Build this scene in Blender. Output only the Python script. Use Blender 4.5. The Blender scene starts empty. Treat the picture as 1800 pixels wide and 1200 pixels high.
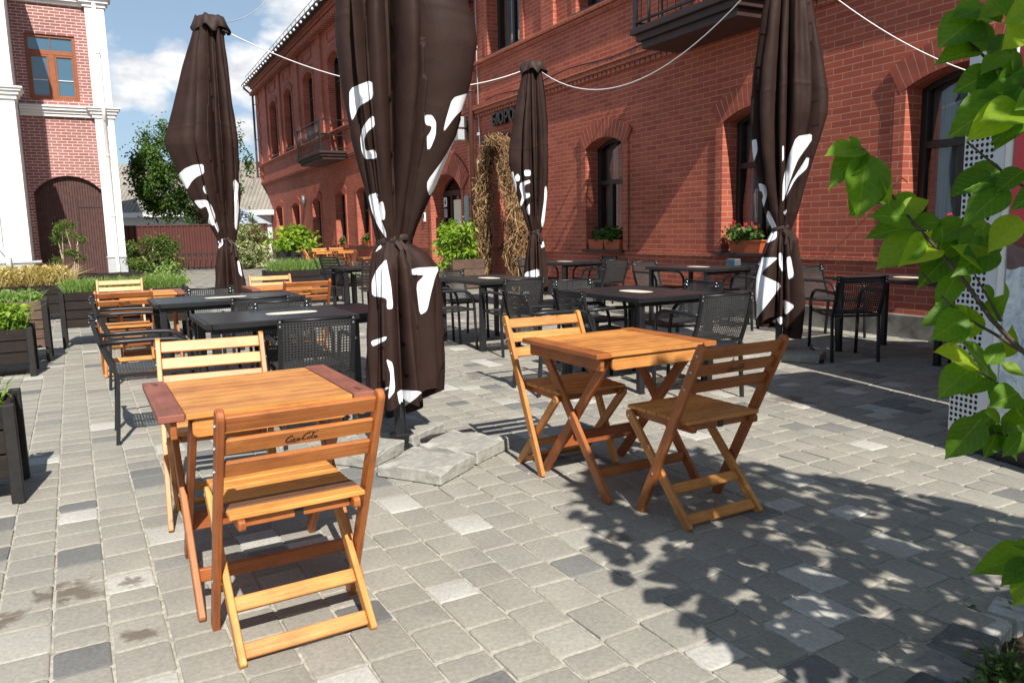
import bpy, bmesh, math, random
from math import sin, cos, pi, radians, sqrt, atan2, exp
from mathutils import Vector as V, Matrix, noise
R = random.Random(11)
sc = bpy.context.scene
COL = sc.collection

# ------------------------------------------------------------------ camera
FPX = 1361.0; CAMZ = 1.25
PITCH = math.atan(197 * cos(math.atan(.022)) / FPX); ROLL = math.atan(.022)
FW = V((0, cos(PITCH), -sin(PITCH))); UP = V((0, sin(PITCH), cos(PITCH))); RT = V((1, 0, 0))
def pray(x, y):
    u = (x - 900) / FPX; v = -(y - 600) / FPX
    a = u * cos(ROLL) + v * sin(ROLL); b = -u * sin(ROLL) + v * cos(ROLL)
    return FW + RT * a + UP * b
def gpt(x, y, z=0.0):
    d = pray(x, y); t = (z - CAMZ) / d.z
    return V((0, 0, CAMZ)) + d * t
def dpt(x, y, Y):
    d = pray(x, y)
    return V((0, 0, CAMZ)) + d * (Y / d.y)
def proj(p):
    d = V(p) - V((0, 0, CAMZ)); z = d.dot(FW)
    a = d.dot(RT) / z; b = d.dot(UP) / z
    return 900 + FPX * (a * cos(ROLL) - b * sin(ROLL)), 600 - FPX * (a * sin(ROLL) + b * cos(ROLL)), z
cam = bpy.data.cameras.new('camera'); cam.sensor_width = 36; cam.lens = FPX / 1800 * 36
cam.clip_start = .05; cam.clip_end = 3000
camo = bpy.data.objects.new('camera', cam); COL.objects.link(camo)
bz = -FW
# image right = RT cos - UP*(-)  (world right rises to the right of the picture)
a0 = pray(901, 600) - pray(900, 600); b0 = pray(900, 599) - pray(900, 600)
a0.normalize(); b0.normalize()
M = Matrix(((a0.x, b0.x, bz.x, 0), (a0.y, b0.y, bz.y, 0), (a0.z, b0.z, bz.z, CAMZ), (0, 0, 0, 1)))
camo.matrix_world = M
sc.camera = camo

def hdir(deg): return V((sin(radians(deg)), cos(radians(deg)), 0))
FAC = 27.3
E_N = hdir(90 - FAC)          # into the facade
E_A = hdir(-FAC)              # along the facade, away from the camera
PAV = -29.3
def wpt(s, D, z): return E_A * s + E_N * D + V((0, 0, z))

# ------------------------------------------------------------------ mesh builder
class MB:
    def __init__(s): s.v = []; s.f = []; s.uv = []; s.mi = []; s.tone = []; s.sm = []
    def add(s, verts, faces, uvs=None, mi=0, tone=0.0, sm=False):
        o = len(s.v); s.v += [tuple(p) for p in verts]
        for k, f in enumerate(faces):
            s.f.append(tuple(i + o for i in f)); s.mi.append(mi); s.sm.append(sm)
            s.tone.append(tone if not isinstance(tone, (list, tuple)) else tone[k])
            if uvs is None:
                P = [V(verts[i]) for i in f]
                n = (P[1] - P[0]).cross(P[2] - P[0]) if len(P) > 2 else V((0, 0, 1))
                a = [abs(n.x), abs(n.y), abs(n.z)]; m = a.index(max(a))
                if m == 0: q = [(p.y, p.z) for p in P]
                elif m == 1: q = [(p.x, p.z) for p in P]
                else: q = [(p.x, p.y) for p in P]
                s.uv.append(q)
            else: s.uv.append(uvs[k])
    def quad(s, a, b, c, d, mi=0, tone=0.0, uv=None, sm=False):
        s.add([a, b, c, d], [(0, 1, 2, 3)], [uv] if uv else None, mi, tone, sm)
    def box(s, c, size, X=None, Y=None, Z=None, ch=.003, mi=0, tone=0.0, grain=True, world_uv=False):
        c = V(c); X = V(X) if X else V((1, 0, 0)); Y = V(Y) if Y else V((0, 1, 0)); Z = V(Z) if Z else V((0, 0, 1))
        h = [size[0] / 2, size[1] / 2, size[2] / 2]; ch = min(ch, min(h) * .8)
        L = []; idx = {}
        for sx in (-1, 1):
            for sy in (-1, 1):
                for sz in (-1, 1):
                    for k in range(3):
                        p = [sx * (h[0] - ch), sy * (h[1] - ch), sz * (h[2] - ch)]
                        p[k] = (sx, sy, sz)[k] * h[k]
                        idx[(sx, sy, sz, k)] = len(L); L.append(V(p))
        F = []
        for k in range(3):
            o = [i for i in range(3) if i != k]
            for sg in (-1, 1):
                q = []
                for (a, b) in ((-1, -1), (1, -1), (1, 1), (-1, 1)):
                    t = [0, 0, 0]; t[k] = sg; t[o[0]] = a; t[o[1]] = b
                    q.append(idx[(t[0], t[1], t[2], k)])
                F.append(q)
        if ch > 0:
            for k in range(3):
                o = [i for i in range(3) if i != k]
                for a in (-1, 1):
                    for b in (-1, 1):
                        t0 = [0, 0, 0]; t1 = [0, 0, 0]
                        t0[k] = -1; t1[k] = 1; t0[o[0]] = t1[o[0]] = a; t0[o[1]] = t1[o[1]] = b
                        F.append([idx[tuple(t0) + (o[0],)], idx[tuple(t1) + (o[0],)], idx[tuple(t1) + (o[1],)], idx[tuple(t0) + (o[1],)]])
            for sx in (-1, 1):
                for sy in (-1, 1):
                    for sz in (-1, 1): F.append([idx[(sx, sy, sz, k)] for k in range(3)])
        off = R.random() * 7; U = []; G = []
        flip = X.cross(Y).dot(Z) < 0
        for f in F:
            P = [L[i] for i in f]; n = (P[1] - P[0]).cross(P[2] - P[0]); m = sum(P, V()) / len(P)
            if n.dot(m) < 0: f = f[::-1]; P = P[::-1]
            a = [abs(n.x), abs(n.y), abs(n.z)]; k = a.index(max(a))
            if world_uv:
                W = [c + X * p.x + Y * p.y + Z * p.z for p in P]
                if k == 0: U.append([(w.y, w.z) for w in W])
                elif k == 1: U.append([(w.x, w.z) for w in W])
                else: U.append([(w.x, w.y) for w in W])
            elif k == 2: U.append([(p.x + off, p.y + off) for p in P])
            elif k == 1: U.append([(p.x + off, p.z + off + .3) for p in P])
            else: U.append([(p.y * .3 + off, p.z + off) for p in P])
            if flip: f = f[::-1]; U[-1] = U[-1][::-1]
            G.append(f)
        s.add([c + X * p.x + Y * p.y + Z * p.z for p in L], G, U, mi, tone)
    def beam(s, p0, p1, w, t, up=(0, 0, 1), ch=.003, mi=0, tone=0.0):
        p0 = V(p0); p1 = V(p1); d = p1 - p0; L = d.length; x = d.normalized(); z = V(up) - x * V(up).dot(x)
        if z.length < 1e-5: z = V((1, 0, 0)) - x * x.x
        z.normalize(); y = z.cross(x)
        s.box((p0 + p1) / 2, (L, w, t), x, y, z, ch, mi, tone)
    def plank(s, p0, p1, w, t, up=(0, 0, 1), r0=0, r1=0, ch=.003, mi=0, tone=0.0):
        p0 = V(p0); p1 = V(p1); d = p1 - p0; L = d.length; x = d.normalized(); z = V(up) - x * V(up).dot(x); z.normalize(); y = z.cross(x)
        o = []
        def corner(cx, cy, r, a0):
            if r <= 0: o.append((cx, cy)); return
            for k in range(6):
                a = a0 + pi / 2 * k / 5
                o.append((cx + r * cos(a), cy + r * sin(a)))
        h = w / 2
        corner(r0, -h + r0, r0, pi) if r0 else o.append((0, -h))
        corner(L - r1, -h + r1, r1, 1.5 * pi) if r1 else o.append((L, -h))
        corner(L - r1, h - r1, r1, 0) if r1 else o.append((L, h))
        corner(r0, h - r0, r0, .5 * pi) if r0 else o.append((0, h))
        n = len(o); ins = [((px - L / 2) * (1 - 2 * ch / L) + L / 2, py * (1 - 2 * ch / w)) for px, py in o]
        rings = [(ins, -t / 2), (o, -t / 2 + ch), (o, t / 2 - ch), (ins, t / 2)]
        vs = []; loc = []
        for ring, zz in rings:
            for px, py in ring: loc.append((px, py, zz)); vs.append(p0 + x * px + y * py + z * zz)
        F = [tuple(range(n))[::-1], tuple(range(3 * n, 4 * n))]
        for k in range(3):
            for i in range(n):
                j = (i + 1) % n; F.append((k * n + i, k * n + j, (k + 1) * n + j, (k + 1) * n + i))
        off = R.random() * 7; U = []
        for q, f in enumerate(F):
            if q < 2: U.append([(loc[i][0] + off, loc[i][1] + off) for i in f])
            else: U.append([(loc[i][0] + off, loc[i][2] + off + .2) for i in f])
        s.add(vs, F, U, mi, tone)
    def tube(s, pts, r, n=8, mi=0, tone=0.0, cap=True, sm=True, sq=False):
        pts = [V(p) for p in pts]; m = len(pts); rr = r if isinstance(r, (list, tuple)) else [r] * m
        T = []
        for i in range(m):
            a = pts[max(i - 1, 0)]; b = pts[min(i + 1, m - 1)]; T.append((b - a).normalized())
        nrm = V((0, 0, 1)) if abs(T[0].z) < .9 else V((1, 0, 0))
        vs = []; L = 0; Ls = []
        for i in range(m):
            t = T[i]; nrm = (nrm - t * nrm.dot(t)); nrm.normalize(); b = t.cross(nrm)
            if i: L += (pts[i] - pts[i - 1]).length
            Ls.append(L)
            for k in range(n):
                a = 2 * pi * k / n + (pi / 4 if n == 4 else 0)
                vs.append(pts[i] + (nrm * cos(a) + b * sin(a)) * rr[i])
        F = []; U = []
        for i in range(m - 1):
            for k in range(n):
                j = (k + 1) % n
                F.append((i * n + k, i * n + j, (i + 1) * n + j, (i + 1) * n + k))
                c = 2 * pi * rr[i] / n
                U.append([(Ls[i], k * c), (Ls[i], (k + 1) * c), (Ls[i + 1], (k + 1) * c), (Ls[i + 1], k * c)])
        if cap:
            F.append(tuple(range(n))[::-1]); U.append([(0, 0)] * n)
            F.append(tuple((m - 1) * n + k for k in range(n))); U.append([(0, 0)] * n)
        s.add(vs, F, U, mi, tone, sm and n > 4)
    def lathe(s, c, prof, n=24, mi=0, tone=0.0, sm=True):
        c = V(c); vs = []; F = []
        for r, z in prof:
            for k in range(n):
                a = 2 * pi * k / n; vs.append(c + V((r * cos(a), r * sin(a), z)))
        for i in range(len(prof) - 1):
            for k in range(n):
                j = (k + 1) % n; F.append((i * n + k, i * n + j, (i + 1) * n + j, (i + 1) * n + k))
        s.add(vs, F, None, mi, tone, sm)
    def mesh(s, name, mats):
        me = bpy.data.meshes.new(name); me.from_pydata(s.v, [], s.f)
        uvl = me.uv_layers.new(name='UVMap')
        flat = []
        for q in s.uv:
            for u in q: flat += [u[0], u[1]]
        uvl.data.foreach_set('uv', flat)
        me.polygons.foreach_set('material_index', s.mi); me.polygons.foreach_set('use_smooth', s.sm)
        at = me.attributes.new('tone', 'FLOAT', 'FACE'); at.data.foreach_set('value', [float(t) for t in s.tone])
        for m in (mats if isinstance(mats, (list, tuple)) else [mats]): me.materials.append(m)
        me.update(); return me
    def build(s, name, mats, parent=None, loc=None):
        o = bpy.data.objects.new(name, s.mesh(name, mats)); COL.objects.link(o)
        if parent: o.parent = parent
        if loc: o.location = loc
        return o
def thing(name, label, cat, loc=(0, 0, 0), heading=0, group=None):
    o = bpy.data.objects.new(name, None); COL.objects.link(o); o.empty_display_size = .2
    o.location = loc; o.rotation_euler = (0, 0, -radians(heading)); tag(o, label, cat, group); return o
def tag(o, label, cat, group=None):
    o['label'] = label; o['category'] = cat
    if group: o['group'] = group
    return o
def struct(o): o['kind'] = 'structure'; return o
def dup(root, loc, heading, label, group=None, cat=None):
    r = root.copy(); COL.objects.link(r); r.location = loc; r.rotation_euler = (0, 0, -radians(heading)); r['label'] = label
    if group: r['group'] = group
    def rec(src, dst):
        for ch in list(src.children):
            c = ch.copy(); COL.objects.link(c); c.parent = dst; rec(ch, c)
    rec(root, r); return r

# ------------------------------------------------------------------ materials
def newmat(name):
    m = bpy.data.materials.new(name); m.use_nodes = True; nt = m.node_tree; nt.nodes.clear()
    out = nt.nodes.new('ShaderNodeOutputMaterial'); b = nt.nodes.new('ShaderNodeBsdfPrincipled')
    nt.links.new(b.outputs[0], out.inputs[0]); return m, nt, b, out
def N(nt, t, **kw):
    n = nt.nodes.new(t)
    for k, v in kw.items():
        if k in n.inputs: n.inputs[k].default_value = v
        else: setattr(n, k, v)
    return n
def lk(nt, a, b): nt.links.new(a, b)
def rgb(c): return (c[0], c[1], c[2], 1)
def uvmap(nt, scale=(1, 1, 1)):
    t = N(nt, 'ShaderNodeTexCoord'); m = N(nt, 'ShaderNodeMapping'); m.inputs['Scale'].default_value = scale
    lk(nt, t.outputs['UV'], m.inputs[0]); return m.outputs[0]
def objmap(nt, scale=(1, 1, 1)):
    t = N(nt, 'ShaderNodeTexCoord'); m = N(nt, 'ShaderNodeMapping'); m.inputs['Scale'].default_value = scale
    lk(nt, t.outputs['Object'], m.inputs[0]); return m.outputs[0]
def ramp(nt, fac, stops, interp='LINEAR'):
    r = N(nt, 'ShaderNodeValToRGB'); e = r.color_ramp; e.interpolation = interp
    while len(e.elements) < len(stops): e.elements.new(.5)
    for el, (p, c) in zip(e.elements, stops): el.position = p; el.color = rgb(c) if len(c) == 3 else c
    lk(nt, fac, r.inputs[0]); return r.outputs[0]
def mix(nt, fac, a, b, mode='MIX'):
    n = N(nt, 'ShaderNodeMix', data_type='RGBA', blend_type=mode)
    for s, i in ((fac, 0), (a, 6), (b, 7)):
        if hasattr(s, 'is_output'): lk(nt, s, n.inputs[i])
        else: n.inputs[i].default_value = s if i == 0 else rgb(s)
    return n.outputs[2]
def math_(nt, op, a, b=None, c=None, clamp=False):
    n = N(nt, 'ShaderNodeMath', operation=op); n.use_clamp = clamp
    for i, s in enumerate((a, b, c)):
        if s is None: continue
        if hasattr(s, 'is_output'): lk(nt, s, n.inputs[i])
        else: n.inputs[i].default_value = s
    return n.outputs[0]
def noi(nt, vec, scale, detail=4, rough=.55, dist=0):
    n = N(nt, 'ShaderNodeTexNoise'); n.inputs['Scale'].default_value = scale; n.inputs['Detail'].default_value = detail
    n.inputs['Roughness'].default_value = rough; n.inputs['Distortion'].default_value = dist
    if vec is not None: lk(nt, vec, n.inputs['Vector'])
    return n.outputs['Fac']
def attr(nt, name):
    a = N(nt, 'ShaderNodeAttribute'); a.attribute_name = name; return a
def bump(nt, b, h, strength=.3, dist=.01):
    n = N(nt, 'ShaderNodeBump'); n.inputs['Strength'].default_value = strength; n.inputs['Distance'].default_value = dist
    lk(nt, h, n.inputs['Height']); lk(nt, n.outputs[0], b.inputs['Normal'])

def mat_wood(name, light, mid, dark, rough=.42, spec=.45):
    m, nt, b, o = newmat(name)
    v = uvmap(nt, (1.5, 34, 1)); g = noi(nt, v, 2.4, 8, .68, 1.1)
    v2 = uvmap(nt, (.9, 5, 1)); g2 = noi(nt, v2, 2.0, 3, .5, .4)
    c = ramp(nt, g, [(.30, dark), (.47, mid), (.66, light)])
    t = attr(nt, 'tone')
    c = mix(nt, math_(nt, 'MULTIPLY_ADD', g2, .9, -.15, True), c, [x * .72 for x in mid])
    hs = N(nt, 'ShaderNodeHueSaturation'); lk(nt, c, hs.inputs['Color'])
    lk(nt, math_(nt, 'MULTIPLY_ADD', t.outputs['Fac'], .32, 1.0), hs.inputs['Value'])
    lk(nt, math_(nt, 'MULTIPLY_ADD', t.outputs['Fac'], .012, .5), hs.inputs['Hue'])
    v3 = uvmap(nt, (1, 1, 1)); vo = N(nt, 'ShaderNodeTexVoronoi'); vo.inputs['Scale'].default_value = 4.5; lk(nt, v3, vo.inputs['Vector'])
    kn = math_(nt, 'LESS_THAN', vo.outputs['Distance'], .035)
    c2 = mix(nt, math_(nt, 'MULTIPLY', kn, .6), hs.outputs[0], [x * .35 for x in dark])
    st = noi(nt, uvmap(nt, (.7, 70, 1)), 3.0, 3, .5, .3); c2 = mix(nt, math_(nt, 'MULTIPLY', math_(nt, 'GREATER_THAN', st, .66), .45), c2, [x * .6 for x in dark])
    gr = noi(nt, objmap(nt), 7, 5, .65); c2 = mix(nt, 1.0, c2, ramp(nt, gr, [(.28, (.68, .64, .60)), (.55, (1, 1, 1))]), 'MULTIPLY')
    lk(nt, c2, b.inputs['Base Color']); b.inputs['Specular IOR Level'].default_value = spec
    lk(nt, math_(nt, 'MULTIPLY_ADD', g, .25, rough - .1), b.inputs['Roughness'])
    bump(nt, b, g, .22, .004); return m
WOOD = mat_wood('varnished_wood', (.70, .325, .10), (.57, .23, .058), (.41, .14, .032))
WOODR = mat_wood('red_varnished_wood', (.50, .18, .05), (.40, .125, .032), (.27, .07, .018))
WOODD = mat_wood('dark_red_wood', (.36, .13, .082), (.28, .095, .060), (.19, .058, .036), .5)
WOODBR = mat_wood('dark_brown_slat', (.20, .095, .05), (.15, .07, .036), (.10, .042, .022), .5)
WOODP = mat_wood('planter_wood', (.032, .022, .017), (.020, .0135, .0105), (.010, .0075, .006), .7, .3)
WOODG = mat_wood('weathered_planter_wood', (.20, .13, .095), (.14, .09, .066), (.08, .052, .038), .75, .25)
def mat_plain(name, c, rough=.5, metal=0, spec=.5, nscale=0, namt=.15, bumpamt=0):
    m, nt, b, o = newmat(name); b.inputs['Roughness'].default_value = rough; b.inputs['Metallic'].default_value = metal
    b.inputs['Specular IOR Level'].default_value = spec
    if nscale:
        f = noi(nt, objmap(nt), nscale, 5)
        lk(nt, ramp(nt, f, [(.3, [x * (1 - namt) for x in c]), (.7, [x * (1 + namt) for x in c])]), b.inputs['Base Color'])
        if bumpamt: bump(nt, b, f, bumpamt, .01)
    else: b.inputs['Base Color'].default_value = rgb(c)
    return m
BLACK = mat_plain('black_metal', (.014, .014, .016), .42, 0, .5, 9, .3)
TABTOP = mat_plain('dark_table_top', (.028, .028, .031), .30, 0, .6, 14, .3)
MESHF = mat_plain('black_woven_mesh', (.040, .040, .041), .38, 0, .6)
STEEL = mat_plain('bolt_steel', (.7, .7, .72), .3, .9)
PAPER = mat_plain('cream_print', (.72, .68, .56), .6, 0, .3, 30, .1)
LOGO = mat_plain('burnt_logo', (.035, .016, .01), .6)
WHITE = mat_plain('white_paint', (.80, .79, .77), .55, 0, .4, 3, .04)
CONC = mat_plain('concrete', (.44, .43, .39), .85, 0, .25, 7, .25, .4)
PLINTH = mat_plain('stained_plinth', (.17, .16, .145), .9, 0, .2, 5, .55, .4)
BROWNM = mat_plain('brown_metal', (.085, .032, .024), .45, 0, .5, 4, .15)
DARKBR = mat_plain('dark_brown_metal', (.040, .022, .020), .5, 0, .4, 5, .2)
FRAME = mat_plain('dark_window_frame', (.022, .014, .012), .45)
FRAMEB = mat_plain('brown_window_frame', (.26, .085, .032), .5, 0, .4, 9, .15)
ROPE = mat_plain('white_rope', (.85, .85, .85), .6)
TERRA = mat_plain('terracotta', (.45, .10, .035), .6, 0, .4, 8, .12)
SOIL = mat_plain('soil', (.07, .048, .034), .95, 0, .1, 25, .6, 1.0)
TRUNK = mat_plain('bark', (.085, .065, .05), .9, 0, .2, 30, .35, .6)
STEM = mat_plain('pale_stem', (.36, .27, .20), .8, 0, .3, 20, .3)
DARKIN = mat_plain('room_dark', (.010, .009, .009), .9)
GREYST = mat_plain('grey_enamel', (.40, .42, .43), .5, 0, .5, 5, .1)
def mat_curtain():
    m, nt, b, o = newmat('curtain'); v = uvmap(nt, (38, .5, 1)); f = noi(nt, v, 1.3, 3)
    lk(nt, ramp(nt, f, [(.3, (.16, .17, .18)), (.7, (.5, .5, .5))]), b.inputs['Base Color']); b.inputs['Roughness'].default_value = .9; return m
CURTAIN = mat_curtain()
def mat_glass(name, tint=(.85, .9, .92), refl=1.0):
    m, nt, b, o = newmat(name); nt.nodes.remove(b)
    tr = N(nt, 'ShaderNodeBsdfTransparent'); tr.inputs[0].default_value = rgb(tint)
    gl = N(nt, 'ShaderNodeBsdfGlossy'); gl.inputs['Roughness'].default_value = .02
    fr = N(nt, 'ShaderNodeFresnel'); fr.inputs[0].default_value = 1.6
    mx = N(nt, 'ShaderNodeMixShader'); lk(nt, math_(nt, 'MULTIPLY_ADD', fr.outputs[0], refl, .06, True), mx.inputs[0]); lk(nt, tr.outputs[0], mx.inputs[1]); lk(nt, gl.outputs[0], mx.inputs[2])
    lk(nt, mx.outputs[0], o.inputs[0]); return m
GLASS = mat_glass('window_glass', (.80, .83, .85))
GLASSB = mat_plain('painted_sky_blue_glass', (.06, .13, .19), .04, .0, 1.0)  # blue sky reflection painted into the base colour

def mat_brick(name, c1, c2, mortar, w=.26, h=.075, ms=.0055, bscale=.25, rough=.75):
    m, nt, b, o = newmat(name); v = uvmap(nt)
    wob = noi(nt, v, 3.0, 2)
    va = N(nt, 'ShaderNodeVectorMath', operation='ADD'); lk(nt, v, va.inputs[0])
    cx = N(nt, 'ShaderNodeCombineXYZ'); lk(nt, math_(nt, 'MULTIPLY_ADD', wob, .006, -.003), cx.inputs[1]); lk(nt, cx.outputs[0], va.inputs[1])
    t = N(nt, 'ShaderNodeTexBrick'); t.offset = .5; t.squash = 1
    for k, x in (('Scale', 1), ('Brick Width', w), ('Row Height', h), ('Mortar Size', ms), ('Mortar Smooth', .25), ('Bias', 0)): t.inputs[k].default_value = x
    t.inputs['Color1'].default_value = rgb(c1); t.inputs['Color2'].default_value = rgb(c2); t.inputs['Mortar'].default_value = rgb(mortar)
    lk(nt, va.outputs[0], t.inputs['Vector'])
    n1 = noi(nt, v, 55, 4); n2 = noi(nt, v, .9, 4)
    c = mix(nt, 1.0, t.outputs['Color'], ramp(nt, n1, [(.25, (.78, .78, .78)), (.75, (1.16, 1.14, 1.12))]), 'MULTIPLY')
    c = mix(nt, 1.0, c, ramp(nt, n2, [(.3, (.84, .82, .82)), (.7, (1.12, 1.1, 1.08))]), 'MULTIPLY')
    lk(nt, c, b.inputs['Base Color']); b.inputs['Roughness'].default_value = rough; b.inputs['Specular IOR Level'].default_value = .3
    hgt = math_(nt, 'MULTIPLY_ADD', t.outputs['Fac'], -1.0, math_(nt, 'MULTIPLY', n1, .25))
    bump(nt, b, hgt, bscale, .006); return m
BRICK = mat_brick('red_brick', (.34, .076, .046), (.45, .116, .066), (.50, .29, .225), ms=.0048)
BRICKT = mat_brick('trim_brick', (.30, .072, .042), (.40, .105, .058), (.46, .26, .19), .13, .075)
BRICKL = mat_brick('pink_brick', (.27, .115, .105), (.32, .14, .13), (.66, .50, .46), .30, .095, .012, .2)
ARCHB = mat_plain('arch_brick', (.32, .078, .046), .75, 0, .3, 9, .25, .2)
def mat_tone(name, stops, rough=.8, spec=.3, ns=40, amt=.2, bs=.3):
    m, nt, b, o = newmat(name); t = attr(nt, 'tone'); c = ramp(nt, t.outputs['Fac'], stops)
    f = noi(nt, objmap(nt), ns, 6, .65); f2 = noi(nt, objmap(nt), 3.0, 4)
    c = mix(nt, 1.0, c, ramp(nt, f, [(.25, (1 - amt,) * 3), (.75, (1 + amt,) * 3)]), 'MULTIPLY')
    c = mix(nt, 1.0, c, ramp(nt, f2, [(.3, (.9, .9, .9)), (.7, (1.08, 1.07, 1.05))]), 'MULTIPLY')
    lk(nt, c, b.inputs['Base Color']); b.inputs['Roughness'].default_value = rough; b.inputs['Specular IOR Level'].default_value = spec
    bump(nt, b, f, bs, .004); return m, nt, b, c
def mat_leaf(name, ca, cb, cc, trans=.35, rough=.45, vein=False):
    m, nt, b, o = newmat(name); t = attr(nt, 'tone')
    c = ramp(nt, t.outputs['Fac'], [(0, ca), (.5, cb), (1, cc)])
    if vein:
        v = uvmap(nt); sp = N(nt, 'ShaderNodeSeparateXYZ'); lk(nt, v, sp.inputs[0])
        ay = math_(nt, 'ABSOLUTE', sp.outputs[1])
        mid = math_(nt, 'LESS_THAN', ay, .018)
        w = math_(nt, 'SINE', math_(nt, 'MULTIPLY', math_(nt, 'SUBTRACT', sp.outputs[0], math_(nt, 'MULTIPLY', ay, .8)), 42))
        sv = math_(nt, 'MULTIPLY', math_(nt, 'GREATER_THAN', w, .955), .35)
        f = math_(nt, 'MAXIMUM', math_(nt, 'MULTIPLY', mid, .55), sv)
        c = mix(nt, f, c, (.26, .36, .07))
        n = noi(nt, v, 9, 3); c = mix(nt, 1.0, c, ramp(nt, n, [(.3, (.85, .88, .85)), (.7, (1.15, 1.1, 1.1))]), 'MULTIPLY')
        bump(nt, b, math_(nt, 'MULTIPLY', f, -1), .25, .003)
    lk(nt, c, b.inputs['Base Color']); b.inputs['Roughness'].default_value = rough; b.inputs['Specular IOR Level'].default_value = .4
    tl = N(nt, 'ShaderNodeBsdfTranslucent'); lk(nt, mix(nt, 1.0, c, (1.5, 1.75, .55), 'MULTIPLY'), tl.inputs[0])
    mx = N(nt, 'ShaderNodeMixShader'); mx.inputs[0].default_value = trans
    lk(nt, b.outputs[0], mx.inputs[1]); lk(nt, tl.outputs[0], mx.inputs[2]); lk(nt, mx.outputs[0], o.inputs[0]); return m
LEAF_BIG = mat_leaf('broad_leaf', (.052, .14, .011), (.125, .26, .016), (.38, .50, .03), .54, .5, True)  # low tones painted as shaded leaf, high tones as sunlit yellow-green
LEAF_TREE = mat_leaf('tree_leaf', (.036, .078, .012), (.066, .135, .020), (.11, .19, .03), .32)
LEAF_LIME = mat_leaf('lime_leaf', (.11, .20, .02), (.20, .32, .03), (.32, .42, .05), .35)
LEAF_HERB = mat_leaf('herb_leaf', (.13, .21, .05), (.21, .31, .08), (.33, .42, .15), .38)
LEAF_CONI = mat_leaf('conifer_leaf', (.04, .075, .012), (.075, .12, .015), (.13, .17, .025), .2, .6)
LEAF_VARI = mat_leaf('variegated_leaf', (.10, .15, .05), (.26, .30, .13), (.55, .55, .32), .25)
LEAF_DRY = mat_leaf('straw_leaf', (.38, .27, .10), (.52, .41, .18), (.66, .55, .30), .25, .7)
LEAF_GER = mat_leaf('geranium_leaf', (.03, .07, .012), (.06, .12, .02), (.10, .18, .03), .25)
PETAL = mat_plain('red_petal', (.55, .02, .05), .5)
VINE = mat_leaf('dry_vine', (.10, .055, .024), (.24, .13, .055), (.42, .27, .13), 0.0, .75)
STONE, nts, bs_, cst = mat_tone('paving_stone', [(0, (.15, .149, .144)), (.2, (.20, .196, .185)), (.3, (.270, .254, .220)), (.7, (.325, .304, .262)), (.82, (.42, .405, .365)), (1, (.48, .468, .43))], .8, .3, 60, .22, .35)
# spilled stains on the stones near the planter
def stains(nt, b, c):
    tc = N(nt, 'ShaderNodeTexCoord'); tot = None
    nn = noi(nt, tc.outputs['Object'], 14, 4, .6, .6)
    for (x, y, r) in ((-1.60, 2.62, .22), (-1.42, 2.70, .10), (-1.20, 2.31, .11), (-1.72, 2.42, .14), (.42, 3.0, .12), (2.0, 5.4, .3), (-.3, 6.6, .3)):
        d = N(nt, 'ShaderNodeVectorMath', operation='DISTANCE'); lk(nt, tc.outputs['Object'], d.inputs[0]); d.inputs[1].default_value = (x, y, 0)
        f = N(nt, 'ShaderNodeMapRange'); f.inputs[1].default_value = 0; f.inputs[2].default_value = r; f.inputs[3].default_value = 1; f.inputs[4].default_value = 0; lk(nt, d.outputs['Value'], f.inputs[0])
        tot = f.outputs[0] if tot is None else math_(nt, 'MAXIMUM', tot, f.outputs[0])
    s = math_(nt, 'MULTIPLY_ADD', nn, 1.9, math_(nt, 'MULTIPLY_ADD', tot, 1.1, -1.48))
    s = math_(nt, 'MULTIPLY', s, 3.2, None, True)
    lk(nt, mix(nt, math_(nt, 'MULTIPLY', s, .68), c, (.09, .06, .04)), b.inputs['Base Color'])
stains(nts, bs_, cst)
SAND = mat_plain('joint_sand', (.40, .37, .31), .95, 0, .1, 30, .35, .5)
GROUNDM = mat_plain('far_ground', (.30, .29, .26), .95, 0, .1, .8, .2)
ROUGHST = mat_tone('rough_edge_stone', [(0, (.10, .10, .10)), (1, (.5, .48, .45))], .85, .3, 30, .35, .8)[0]
def mat_cloth():
    m, nt, b, o = newmat('parasol_cloth'); a = attr(nt, 'ink'); sd = math_(nt, 'MULTIPLY', a.outputs['Fac'], 1.0)
    f = N(nt, 'ShaderNodeMapRange'); f.inputs[1].default_value = -.0012; f.inputs[2].default_value = .0012; lk(nt, sd, f.inputs[0])
    n = noi(nt, objmap(nt), 5, 4)
    br = ramp(nt, n, [(.3, (.025, .0135, .0108)), (.7, (.036, .0195, .0158))])
    lk(nt, mix(nt, f.outputs[0], br, (.80, .81, .84)), b.inputs['Base Color']); b.inputs['Roughness'].default_value = .62
    b.inputs['Specular IOR Level'].default_value = .12; b.inputs['Sheen Weight'].default_value = .0; b.inputs['Sheen Roughness'].default_value = .4
    wv = noi(nt, objmap(nt, (1, 1, .6)), 9, 4, .55, .8)
    bump(nt, b, wv, .4, .014); return m
CLOTH = mat_cloth()

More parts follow.
